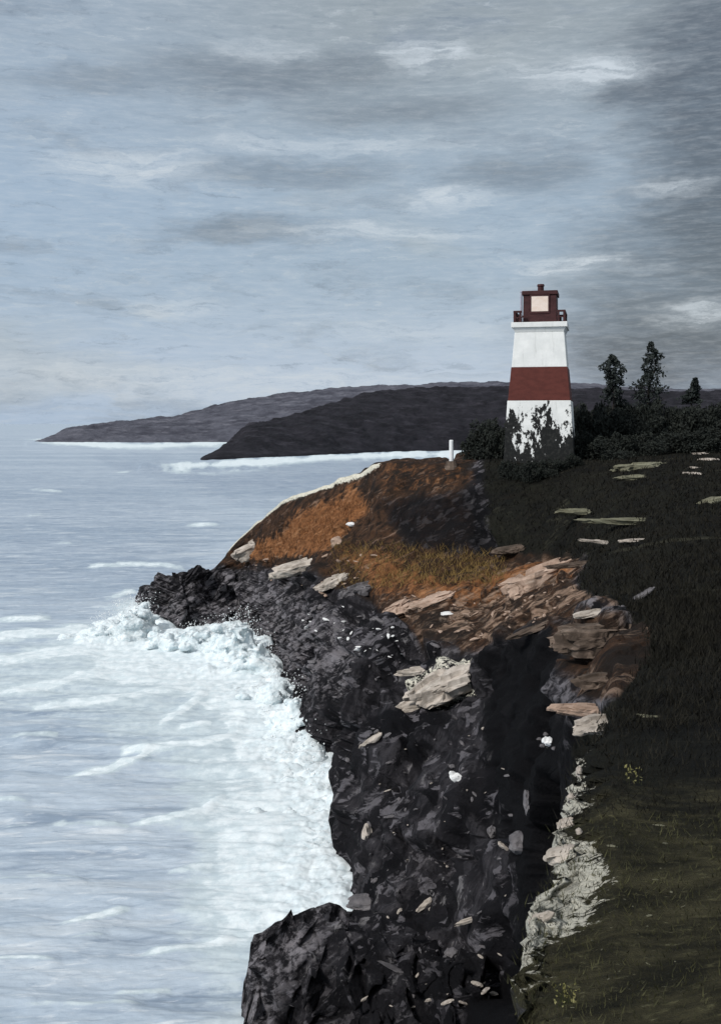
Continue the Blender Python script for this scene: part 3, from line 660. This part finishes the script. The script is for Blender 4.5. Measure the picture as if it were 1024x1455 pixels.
def trunk_vf(h, r, seed, limbs=6):
    rr = random.Random(seed); parts = []; pts = [Vector((0, 0, -.4))]
    for i in range(5): pts.append(Vector((rr.uniform(-.04, .04) * h, rr.uniform(-.03, .03) * h, h * (i + 1) / 5)))
    for i in range(5): parts.append(tube(pts[i], pts[i + 1], r * (1 - i * .18), r * (1 - (i + 1) * .18), 7))
    for i in range(limbs):
        t = rr.uniform(.3, .9); b = Vector((0, 0, h * t)); a = rr.uniform(0, 6.28); l = h * .3 * (1.1 - t)
        parts.append(tube(b, b + Vector((math.cos(a) * l, math.sin(a) * l, l * .35)), r * .35, r * .1, 5))
    return joined(parts)
def tree(px, Y, top, bot, prof, label, seed):
    """prof: (height share, half width in photo pixels, sideways shift)"""
    g = drop((px - 512) / F * Y, Y); h = zat(top, Y) - g.z; k = Y / F
    r0 = empty('spruce_tree', g); tag(r0, label, 'tree', 'spruces on the skyline')
    solid('trunk', trunk_vf(h * .95, .16, seed), BARK, r0)
    r = np.random.default_rng(seed); n = 3900; hs = np.array(prof); zb = zat(bot, Y) - g.z
    t = r.random(n) ** .9
    lobes = np.interp(t, hs[:, 0], hs[:, 1]) * k; sh = np.interp(t, hs[:, 0], hs[:, 2]) * k
    ang = r.uniform(0, 2 * math.pi, n)
    tier = 1.0 + .6 * perlin(np.stack([np.cos(ang) * 1.2 + 9, np.sin(ang) * 1.2, t * 9 + seed * 3], 1))
    gap = perlin(np.stack([np.cos(ang) * 1.7, np.sin(ang) * 1.7, t * 6 + seed], 1))
    keep = gap > -.05
    rad = lobes * tier * np.sqrt(r.random(n)) * (1 + .7 * gap) * np.where(r.random(n) < .07, 1.35, 1)
    c = np.stack([sh + rad * np.cos(ang), rad * np.sin(ang), zb + t * (h - zb) - rad * .15], 1)[keep]
    V, Fc = leaves(c, .15, seed + 5); mesh_obj('crown', V, Fc, SPR, r0, smooth_=False)
tree(871, 92, 504, 572, [(0, 14, 0), (.3, 10, 0), (.5, 12, 0), (.65, 16, 0), (.75, 19, 0), (.84, 14, -1), (.91, 6, -1), (1, 2, -2)], 'shorter bushy dark spruce on the skyline just right of the lighthouse', 3)
tree(925, 92, 486, 585, [(0, 15, -4), (.25, 17, -4), (.4, 19, -5), (.5, 12, -1), (.56, 15, 0), (.66, 12, -3), (.73, 9, -1), (.8, 13, 5), (.86, 10, 4), (.91, 5, 0), (1, 3, 0)], 'tall ragged dark spruce, the highest on the skyline', 8)
tree(983, 96, 537, 572, [(0, 11, 0), (.4, 9, 1), (.7, 5, 3), (1, 2, 5)], 'small leaning dark spruce near the right end of the skyline', 14)

BP = [bush_mesh('shrub', 4.6, 3.0, 2.9, 4600, .135, 21, FOL), bush_mesh('shrub', 3.6, 2.6, 2.3, 3800, .13, 33, FOL), bush_mesh('shrub', 5.6, 3.2, 2.4, 5200, .14, 45, FOL)]
used = set()
def shrub(kind, px, Y, s, sz, label, group):
    src = BP[kind]
    o = src if kind not in used else src.copy()
    if kind in used: C.objects.link(o)
    used.add(kind)
    g = drop((px - 512) / F * Y, Y); o.location = g; o.scale = (s, s, sz); o.rotation_euler = (0, 0, random.uniform(0, 6.28))
    for k_ in ('label', 'group', 'category'):
        if k_ in o: del o[k_]
    tag(o, label, 'shrub', group)
GB = 'dark shrubs along the skyline'
LB = 'dark leafy shrub in the dense thicket on the skyline right of the lighthouse'
rs = random.Random(5)
for i in range(30):
    px = 832 + i * 8.6 + rs.uniform(-3, 3)
    shrub(rs.randrange(3), px, rs.uniform(86, 98), rs.uniform(.8, 1.05), rs.uniform(1.25, 1.75) * (.9 if px > 940 else 1), LB, GB)
for px, Y, s, sz in ((842, 82, .6, .8), (862, 80, .8, .7), (890, 81, .75, .75), (915, 83, .8, .8), (945, 80, .8, .7), (975, 81, .8, .75), (1005, 80, .9, .7), (1040, 81, 1, .8)):
    shrub(rs.randrange(3), px, Y, s, sz, 'low dark shrub at the front edge of the thicket right of the lighthouse', 'low shrubs before the thicket')
for px, Y, s, sz, lab in ((684, 85, .7, .9, 'tall dark shrub in the clump just left of the lighthouse, on its cliff side'), (700, 86, .85, 1.3, 'tallest dark shrub of the clump just left of the lighthouse'),
                          (712, 83.5, .6, 1.15, 'dark shrub touching the left corner of the lighthouse wall')):
    shrub(rs.randrange(3), px, Y, s, sz, lab, 'shrubs left of the lighthouse')
for px, Y, s, sz in ((735, 77.5, .34, .42), (750, 77, .38, .55), (764, 77.4, .36, .45), (779, 77, .38, .5), (795, 77.3, .36, .4), (812, 77.5, .36, .45), (722, 77.8, .36, .6)):
    shrub(rs.randrange(3), px, Y, s, sz, 'low dark shrub growing against the foot of the lighthouse', 'shrubs at the foot of the lighthouse')

# ------------------------------------------------------------------ stones and slabs
PALE = simple_rock('pale_grey_stone', (.27, .235, .20, 1), (.50, .445, .39, 1), (.64, .59, .53, 1), 1.2, .15, .06)
TAN = simple_rock('tan_stone', (.26, .185, .14, 1), (.44, .32, .25, 1), (.56, .45, .37, 1), 1.2, .15, .06)
WHT = simple_rock('white_stone', (.60, .60, .59, 1), (.76, .76, .75, 1), (.82, .82, .82, 1), 1.5, .15, .04)
OLI = simple_rock('olive_stone', (.115, .11, .075, 1), (.19, .185, .13, 1), (.27, .265, .20, 1), 1.2, .15, .05)
DUN = simple_rock('brown_grey_stone', (.05, .037, .028, 1), (.135, .10, .078, 1), (.29, .225, .18, 1), 1.0, .15, .08)
GRY = simple_rock('grey_stone', (.085, .08, .085, 1), (.16, .15, .155, 1), (.26, .25, .25, 1), 1.2, .15, .06)
def ico(sub):
    import bmesh
    bm = bmesh.new(); bmesh.ops.create_icosphere(bm, subdivisions=sub, radius=1)
    V = np.array([v.co[:] for v in bm.verts]); Fc = np.array([[v.index for v in f.verts] for f in bm.faces]); bm.free(); return V, Fc
IV, IF = ico(5); SV, SF = ico(3)
def stone_shape(seed, slab, V):
    Q = V + seed * 7.1
    r = 1 + .26 * facets(Q, .75) + .22 * fbm(Q * 1.3, 4, .55)
    W_ = V * r[:, None]
    if slab:
        ang = fbm(np.stack([V[:, 0] * 1.1, V[:, 1] * 1.1, V[:, 0] * 0 + seed], 1), 4, .65)
        W_[:, :2] *= (1 + .38 * ang)[:, None]
        W_[:, 2] = np.sign(W_[:, 2]) * np.abs(W_[:, 2]) ** .6
        W_[:, 2] += .22 * np.sign(perlin(np.stack([V[:, 0] * .9, V[:, 1] * .9, V[:, 2] * 2.4 + seed], 1)))
        W_[:, 0] += .16 * perlin(np.stack([V[:, 2] * 5, V[:, 1], V[:, 0] * 0 + seed], 1))
    return W_
n_slab = [0]
def slab(name, px, py, w, h, tilt, mat, label, cat='rock', flat=True, depth=.55, group=None):
    g = ground(px, py)
    if not g: return
    loc, nor, dist = g; k = loc.y / F; n_slab[0] += 1
    sx, sz = w * k / 2, h * k / 2
    dep = (py - HZ) / F + .10
    sy = min(max(sx * depth, sz), max(sz * .8, sz * .62 / dep)) if flat else max(sx * depth, sz * .8)
    W_ = stone_shape(n_slab[0] * 1.37, flat, IV if w > 45 else SV) * np.array([sx, sy, sz * .8])
    o = mesh_obj(name, W_, IF if w > 45 else SF, mat, smooth_=False)
    o.location = loc; o.rotation_euler = (math.radians(4 if flat else 0), -math.radians(tilt), math.radians(random.uniform(-12, 12)))
    tag(o, label, cat, group); return o
# tilt: counter-clockwise as seen, degrees (+ means the right end is higher)
slab('rock_slab', 360, 779, 56, 26, 28, PALE, 'pale pinkish slab at the seaward end of the rust heath, leaning left')
slab('rock_slab', 434, 805, 92, 22, 14, PALE, 'long pale grey slab lying below the rust heath')
slab('rock_slab', 470, 829, 56, 15, 24, PALE, 'narrow pale sliver of rock below the long grey slab')
slab('boulder', 479, 772, 20, 22, 0, TAN, 'round cream boulder at the edge of the rust heath', 'boulder', False, .8)
slab('stone', 500, 745, 15, 8, 0, WHT, 'small bright white stone above the round cream boulder', 'stone', False, .8)
slab('rock_slab', 512, 839, 54, 20, 12, GRY, 'grey domed slab between brown heath and black rock')
slab('rock_slab', 560, 868, 56, 18, 30, TAN, 'tan slanted slab where the brown slope meets the black rock')
slab('rock_slab', 612, 857, 84, 20, 20, TAN, 'long thin tan slab in the middle of the brown slope')
slab('rock_slab', 766, 826, 104, 44, 24, TAN, 'large tan outcrop with a pale broken edge on the right of the brown slope')
slab('rock_slab', 736, 845, 26, 26, -48, TAN, 'steep tan sliver under the large tan outcrop')
slab('stone', 636, 873, 20, 9, -4, WHT, 'small oval cream stone on the brown slope', 'stone', False, .8)
slab('rock_slab', 735, 780, 62, 11, 8, DUN, 'low brown ledge on the dark face below the lighthouse')
slab('rock_slab', 842, 872, 56, 9, 8, PALE, 'bright thin ledge along the brow over the dark gully')
slab('rock_slab', 760, 893, 70, 9, 22, DUN, 'slanting brown lip of rock at the head of the dark gully')
slab('rock_slab', 636, 972, 112, 38, 22, PALE, 'big pale ledge jutting over the black cliff')
slab('rock_slab', 608, 1000, 78, 18, 10, PALE, 'lower broken end of the pale ledges over the black cliff')
slab('rock_slab', 597, 953, 70, 10, 6, PALE, 'thin pale plate beside the big pale ledge')
slab('rock_slab', 850, 1010, 132, 17, -3, TAN, 'long tan finger of rock pointing over the dark gully')
slab('rock_slab', 862, 1028, 96, 24, 6, PALE, 'thick tan slab under the long finger of rock')
slab('rock_slab', 925, 1019, 40, 6, -10, OLI, 'thin olive plate at the landward end of the tan finger rock')
slab('rock_slab', 850, 908, 118, 44, 4, DUN, 'broad brown grey hump of rock at the brow of the turf')
slab('rock_slab', 855, 968, 84, 20, 4, DUN, 'layered brown rock between the hump and the tan finger')
slab('rock_slab', 905, 664, 72, 13, 4, OLI, 'wide olive plate of bare rock on the turf right of the lighthouse')
slab('rock_slab', 905, 678, 62, 6, 2, OLI, 'thin olive strip of rock just under the wide olive plate')
slab('rock_slab', 832, 727, 84, 9, 0, OLI, 'olive slab with a pale lump on the turf, nearest the cliff')
slab('rock_slab', 905, 741, 160, 9, -2, OLI, 'very long thin olive ledge across the turf')
slab('rock_slab', 862, 771, 70, 5, -6, PALE, 'thin pale stripe of rock on the turf below the long olive ledge')
slab('rock_slab', 905, 768, 54, 5, 4, PALE, 'short pale stripe of rock beside the thin pale stripe')
slab('rock_slab', 830, 801, 110, 7, 6, DUN, 'thin brown ledge running from the tan outcrop into the turf')
slab('rock_slab', 905, 850, 60, 6, 32, GRY, 'slanting grey edge of rock at the brow of the turf')
for i, (x, y, w) in enumerate(((985, 637, 28), (995, 645, 22), (1006, 653, 28), (986, 665, 16), (985, 673, 28))):
    slab('stone', x, y, w, 4.5, 4 - 2 * i, PALE, ['highest pale flat stone of the row on the far turf', 'second pale flat stone down the row on the far turf', 'third pale flat stone down the row on the far turf',
         'smallest pale flat stone of the row on the far turf', 'lowest pale flat stone of the row on the far turf'][i], 'stone', group='row of flat stones on the far turf')
slab('rock_slab', 1008, 713, 48, 9, 14, OLI, 'olive slab at the right edge of the turf')
# on the black cliff
slab('stone', 650, 1106, 24, 15, -32, WHT, 'bright square white stone stuck on the black cliff', 'stone', True, .6)
slab('stone', 531, 1050, 42, 9, 32, PALE, 'pale streak of stone lying slanted on the black cliff', 'stone')
slab('stone', 780, 1054, 20, 17, -20, WHT, 'white blue stone in the cluster at the gully wall', 'stone', False, .7)
for x, y in ((766, 1051), (770, 1060), (775, 1044), (787, 1064)): slab('stone', x, y, 8, 7, 0, GRY, 'small grey stone around the white stone at the gully wall', 'stone', False, .8, 'small stones at the gully wall')
slab('stone', 603, 1286, 30, 9, 38, PALE, 'pale slanted sliver of stone low on the black cliff', 'stone')
slab('stone', 668, 1308, 46, 7, 14, PALE, 'thin pale ledge low on the black cliff', 'stone')
slab('stone', 566, 1380, 52, 6, -30, GRY, 'long grey crack edge at the cliff foot', 'stone')
slab('boulder', 520, 1283, 54, 24, 0, GRY, 'rounded grey boulder behind the shore rock', 'boulder', False, .7)
slab('stone', 521, 1186, 14, 34, 0, PALE, 'upright pale sliver on the left edge of the cliff', 'stone', False, .5)
slab('stone', 748, 1140, 10, 40, 0, GRY, 'upright grey sliver at the gully edge', 'stone', False, .5)
slab('stone', 716, 1203, 20, 9, -34, PALE, 'pale pointed stone beside the gully', 'stone', False, .6)
slab('stone', 699, 1182, 14, 20, 0, GRY, 'small grey wedge above the pale pointed stone', 'stone', False, .6)
slab('boulder', 740, 1198, 34, 40, 0, GRY, 'dull grey bulging boulder on the gully edge', 'boulder', False, .7)
slab('boulder', 640, 1355, 20, 20, 0, GRY, 'round grey boulder at the cliff foot', 'boulder', False, .8)
# pale bare rock along the brink of the turf
for x, y, w, h, t, lab in ((823, 1098, 9, 22, 10, 'upright pale stone highest on the brink of the turf'), (812, 1133, 13, 14, 0, 'small pale stone second from the top of the turf brink'),
        (803, 1172, 26, 15, 20, 'cream stone with a sharp lip on the turf brink'), (823, 1184, 10, 18, 30, 'slim cream stone set back from the turf brink'), (800, 1214, 54, 26, 16, 'smooth pale overhanging rock on the turf brink'),
        (768, 1305, 34, 14, 24, 'whitish rock with a torn left end, lowest of the pale brink')):
    slab('brink_rock', x, y, w, h, t, PALE, lab, 'rock', w in (26, 34), .7, 'pale rocks along the turf brink')
# small loose stones
protos = {}
def loose(px, py, w, mat, key, label, group, name='stone'):
    g = ground(px, py)
    if not g: return
    loc, nor, _ = g
    kk = (key, random.randrange(3))
    if kk not in protos:
        o = mesh_obj(name, stone_shape(60 + len(protos), False, ico(2)[0]), ico(2)[1], mat, smooth_=False); protos[kk] = o
    else:
        o = protos[kk].copy(); C.objects.link(o)
    s = w * loc.y / F / 2; o.location = loc; o.scale = (s * random.uniform(1.1, 2.6), s * .8, s * random.uniform(.3, .6))
    o.rotation_euler = (random.uniform(-.4, .4), random.uniform(-.7, .4), random.uniform(0, 6.28)); tag(o, label, 'stone', group)
rs2 = random.Random(19)
def scatter(n, poly, w0, w1, mat, key, label, group):
    P = np.array(poly); k = 0
    while k < n:
        x, y = rs2.uniform(P[:, 0].min(), P[:, 0].max()), rs2.uniform(P[:, 1].min(), P[:, 1].max())
        if poly_sd(np.array([x]), np.array([y]), poly)[0] < 0: continue
        loose(x, y, w0 + (w1 - w0) * rs2.random() ** 2.2, mat, key, label, group); k += 1
scatter(70, [(320, 830), (420, 850), (520, 870), (600, 900), (640, 930), (560, 960), (480, 1000), (430, 970), (380, 920), (340, 870)], 3, 11, GRY, 'g', 'small grey stone among the black shore rocks', 'grey stones on the shore rocks')
scatter(30, [(480, 860), (560, 880), (600, 930), (540, 935), (490, 915), (420, 900), (400, 860)], 2.5, 8, WHT, 'w', 'small white stone on the black rock shelf', 'white stones on the rock shelf')
scatter(60, [(560, 1010), (690, 1000), (740, 1150), (720, 1400), (560, 1420), (510, 1250), (520, 1120), (480, 1060)], 3, 12, GRY, 'g', 'small grey stone caught on the black cliff', 'grey stones on the cliff')
scatter(22, [(560, 1010), (690, 1000), (740, 1150), (700, 1400), (560, 1420), (510, 1250), (520, 1120)], 2.5, 8, PALE, 'p', 'small pale stone caught on the black cliff', 'pale stones on the cliff')
scatter(55, [(560, 840), (700, 850), (800, 820), (810, 860), (690, 920), (600, 890)], 3, 11, TAN, 't', 'small tan stone on the brown slope', 'tan stones on the brown slope')
scatter(26, [(330, 790), (460, 790), (520, 760), (560, 800), (480, 850), (360, 830)], 3, 9, TAN, 't', 'small tan stone below the rust heath', 'tan stones below the heath')
scatter(26, [(780, 1340), (820, 1200), (850, 1080), (900, 1080), (980, 1200), (960, 1400), (800, 1440)], 2.5, 8, OLI, 'o', 'small olive stone lying in the dark turf', 'stones in the turf')
scatter(14, [(600, 1370), (720, 1340), (715, 1440), (520, 1440), (480, 1400)], 4, 12, PALE, 'p', 'small pale stone at the foot of the cliff', 'stones at the cliff foot')

# white marker post on the edge of the knoll
g = ground(641, 662)
if g:
    l = g[0]; k = l.y / F; pr = empty('marker_post', l)
    tag(pr, 'short white marker post on the edge of the knoll', 'post')
    solid('post', joined([tube((0, 0, -.2), (0, 0, 36 * k), 3.2 * k, 3.0 * k, 12), tube((0, 0, 36.03 * k), (0, 0, 37 * k), 3.0 * k, 2.2 * k, 12)]), STONEW, pr)
    solid('footing', tube((0, 0, -.3), (0, 0, 7 * k), 10 * k, 7 * k, 10), DUN, pr)

# ------------------------------------------------------------------ grass, heath, flowers, spray
def blades(name, idx, hmin, hmax, wid, mat, label, cat, lean=.5, seed=1):
    r = np.random.default_rng(seed); B = LP[idx] + r.normal(size=(len(idx), 3)) * np.array([.05, .08, 0]) * np.clip(LP[idx][:, 1:2] * .1, .3, 4)
    B[:, 2] = LP[idx][:, 2] - .02; n = len(B); a = r.uniform(0, 6.28, n); h = r.uniform(hmin, hmax, n)
    if wid == 0: h = h * np.clip(.012 * LP[idx][:, 1], .07, .35)                     # coarser tufts up the slope
    s = np.stack([np.cos(a), np.sin(a), 0 * a], 1) * (wid or np.clip(.0006 * LP[idx][:, 1:2], .004, .05)); t = np.stack([r.normal(size=n) * lean * h, r.normal(size=n) * lean * h, h], 1)
    V = np.stack([B - s, B + s, B + t], 1).reshape(-1, 3)
    o = mesh_obj(name, V, np.arange(3 * n).reshape(-1, 3), mat, smooth_=False); tag(o, label, cat, kind='stuff')
MOSS = leaf_mat('moss_blades', (.022, .023, .012, 1), (.065, .064, .030, 1)); TURF = leaf_mat('turf_blades', (.0092, .0088, .0075, 1), (.0185, .0172, .0125, 1)); HEA = leaf_mat('heath_blades', (.13, .060, .028, 1), (.31, .14, .06, 1)); DRY = leaf_mat('dry_blades', (.13, .085, .03, 1), (.25, .165, .06, 1))
ii = np.where((LM['grass'] > .6) & (LM['T'] < 9.3) & (LM['px'] > 690) & (LM['px'] < 1250) & (LM['py'] < 1560))[0]
jj = RNG.choice(ii, min(36000, len(ii)), False)
blades('turf_grass', jj[LP[jj][:, 1] > 11], .3, 1.0, .0, TURF, 'short dark turf grass on the slope below the lighthouse', 'grass', seed=2)
blades('mossy_grass', jj[LP[jj][:, 1] <= 11], .2, .8, .0, MOSS, 'short olive mossy grass nearest the brink', 'grass', seed=7)
ii = np.where((LM['rust'] > .6 + .35 * RNG.random(len(LP))) & (LM['grass'] < .4) & (LM['T'] > 6) & (LM['T'] < 9))[0]
blades('heath', RNG.choice(ii, min(6000, len(ii)), False), .12, .42, .03, HEA, 'rust coloured heath on the seaward slope', 'heath', seed=4)
ii = np.where((LM['brown'] > .5) & (LM['grass'] < .4) & (LM['T'] > 6.6) & (LM['T'] < 8.1) & (LM['px'] > 480) & (LM['px'] < 720) & (LM['py'] > 775) & (LM['py'] < 835))[0]
blades('dry_grass', RNG.choice(ii, min(3500, len(ii)), False), .2, .6, .02, DRY, 'dry yellow grass at the foot of the dark face', 'grass', lean=.7, seed=6)

FLW = leaf_mat('yellow_petals', (.16, .15, .05, 1), (.27, .25, .12, 1)); STM = leaf_mat('green_stems', (.03, .035, .015, 1), (.06, .065, .03, 1))
def flower_clump(px, py, n, label):
    g = ground(px, py)
    if not g: return
    l = g[0]; r = empty('flower_clump', l); tag(r, label, 'flowers'); k = l.y / F
    rr = random.Random(int(px)); V, Fc = [], []; cs = []
    for i in range(n):
        x, y, h = rr.gauss(0, 10) * k, rr.gauss(0, 14) * k, rr.uniform(8, 24) * k
        b = len(V); V += [(x - .003, y, -.02), (x + .003, y, -.02), (x + rr.uniform(-.03, .03), y, h)]; Fc.append((b, b + 1, b + 2)); cs.append(V[-1])
    mesh_obj('stem', V, Fc, STM, r, smooth_=False)
    Vp, Fp = leaves(np.repeat(np.array(cs), 3, 0) + RNG.normal(size=(3 * n, 3)) * 1.6 * k, 2.6 * k, 77)
    mesh_obj('blossom', Vp, Fp, FLW, r, smooth_=False)
flower_clump(900, 1112, 12, 'clump of dull yellow flowers in the dark turf near the brink')
flower_clump(806, 1428, 26, 'thin spread of dull yellow flowers at the bottom of the turf')

def spray():
    r = np.random.default_rng(4); cen = []
    for cx, cy, top, n in ((178, 915, 862, 500), (196, 910, 850, 500), (150, 915, 880, 250), (272, 925, 892, 250), (320, 930, 882, 350), (343, 940, 874, 500), (370, 960, 905, 220), (405, 1010, 965, 220), (430, 1035, 985, 200), (440, 1075, 1030, 160), (480, 1120, 1095, 140)):
        Y = HC * F / (cy - HZ); X = (cx - 512) / F * Y; h = zat(top, Y)
        t = r.random(n) ** 1.6
        cen.append(np.stack([X + r.normal(size=n) * 1.0 * (1.1 - .3 * t), Y + r.normal(size=n) * 1.1, .4 + t * h * 1.05], 1))
    c = np.concatenate(cen); n = len(c); s = r.uniform(.02, .075, n)[:, None, None] * (.6 + .4 * r.random((n, 1, 1)))
    oct_ = np.array([(1, 0, 0), (0, 1, 0), (-1, 0, 0), (0, -1, 0), (0, 0, 1.2), (0, 0, -1.2)]); fo = np.array([(0, 1, 4), (1, 2, 4), (2, 3, 4), (3, 0, 4), (1, 0, 5), (2, 1, 5), (3, 2, 5), (0, 3, 5)])
    V = (c[:, None, :] + oct_[None] * s).reshape(-1, 3); Fc = (np.arange(n)[:, None, None] * 6 + fo[None]).reshape(-1, 3)
    m = M('spray', .6, .2); m.color((.84, .87, .88, 1))
    o = mesh_obj('sea_spray', V, Fc, m.m); tag(o, 'white spray thrown up where the waves hit the rocks', 'spray', kind='stuff')
spray()

def surf_heaps():
    r = np.random.default_rng(12); V0, F0 = ico(2); cen, rad = [], []
    coast = [(130, 908), (178, 892), (205, 872), (250, 912), (300, 905), (345, 898), (383, 940), (400, 980), (429, 1005), (436, 1050), (450, 1090), (478, 1118), (503, 1140), (496, 1180), (478, 1235), (484, 1285)]
    cw = np.array([((a - 512) / F * HC * F / (b - HZ), HC * F / (b - HZ)) for a, b in coast])
    seg = np.linalg.norm(np.diff(cw, axis=0), axis=1); cum = np.concatenate([[0], np.cumsum(seg)])
    n = 900; d = r.uniform(0, cum[-1], n); q = np.stack([np.interp(d, cum, cw[:, 0]), np.interp(d, cum, cw[:, 1])], 1)
    off = np.abs(r.normal(size=n)) * 1.9; R_ = r.uniform(.35, .95, n) * np.clip(q[:, 1] / 85, .55, 1.1)
    q[:, 0] -= off * .8 - .3; q[:, 1] -= off * .7 - .3
    lump = np.interp(d, np.linspace(0, cum[-1], 34), r.uniform(.1, 1.0, 34))
    cen.append(np.column_stack([q, -R_ * .45 + np.exp(-off / 1.2) * lump * 1.1])); rad.append(R_)
    for cx, cy, top, n, w in ((150, 912, 892, 26, 1.9), (186, 912, 862, 70, 1.4), (200, 905, 852, 50, .9), (225, 922, 897, 24, 1.0), (276, 925, 886, 40, 1.5), (322, 930, 888, 50, 1.5), (342, 938, 880, 70, 1.2), (366, 955, 915, 40, 1.2), (395, 1000, 972, 30, 1.0), (425, 1045, 990, 30, .8), (468, 1122, 1098, 22, .8), (492, 1150, 1112, 34, .7)):
        Y = HC * F / (cy - HZ); X = (cx - 512) / F * Y; h = zat(top, Y); t = r.random(n) ** 1.2
        cen.append(np.stack([X + r.normal(size=n) * w * (1 - .6 * t), Y + r.normal(size=n) * .9, t * h * .92], 1)); rad.append(r.uniform(.35, .75, n) * (1.15 - .8 * t))
    cen = np.concatenate(cen); rad = np.concatenate(rad)
    P = (V0[None] * rad[:, None, None] * np.array([1.3, 1.1, .9]) + cen[:, None]).reshape(-1, 3)
    Fc = (np.arange(len(cen))[:, None, None] * len(V0) + F0[None]).reshape(-1, 3)
    m = M('surf_foam', .8, .2); n1 = m.noise(2.2, 8, .7); n2 = m.noise(.7, 5, .6)
    m.color(m.mix(m.rng(n2, .4, .62, 0, .5), m.mix(m.rng(n1, .35, .6), (.56, .65, .685, 1), (.77, .825, .84, 1)), (.60, .68, .71, 1))).bump(n1, .7, .18)
    m.b.inputs['Subsurface Weight'].default_value = .6; m.b.inputs['Subsurface Radius'].default_value = (1, 1, 1); m.b.inputs['Subsurface Scale'].default_value = .25
    o = mesh_obj('surf_foam', P, Fc, m.m); tag(o, 'heaped white foam where the waves break on the rocks', 'foam', kind='stuff')
    rm = o.modifiers.new('merge', 'REMESH'); rm.mode = 'VOXEL'; rm.voxel_size = .10; rm.use_smooth_shade = True
    sm = o.modifiers.new('soften', 'SMOOTH'); sm.factor = .5; sm.iterations = 60
    for nm, size, st in (('billow', 1.7, .7), ('curl', .42, .24), ('fizz', .14, .13)):
        tx = bpy.data.textures.new(nm, 'CLOUDS'); tx.noise_scale = size; tx.noise_depth = 4; tx.noise_basis = 'BLENDER_ORIGINAL'
        dm = o.modifiers.new(nm, 'DISPLACE'); dm.texture = tx; dm.strength = st; dm.mid_level = .5; dm.texture_coords = 'LOCAL'
IFS = SF
surf_heaps()
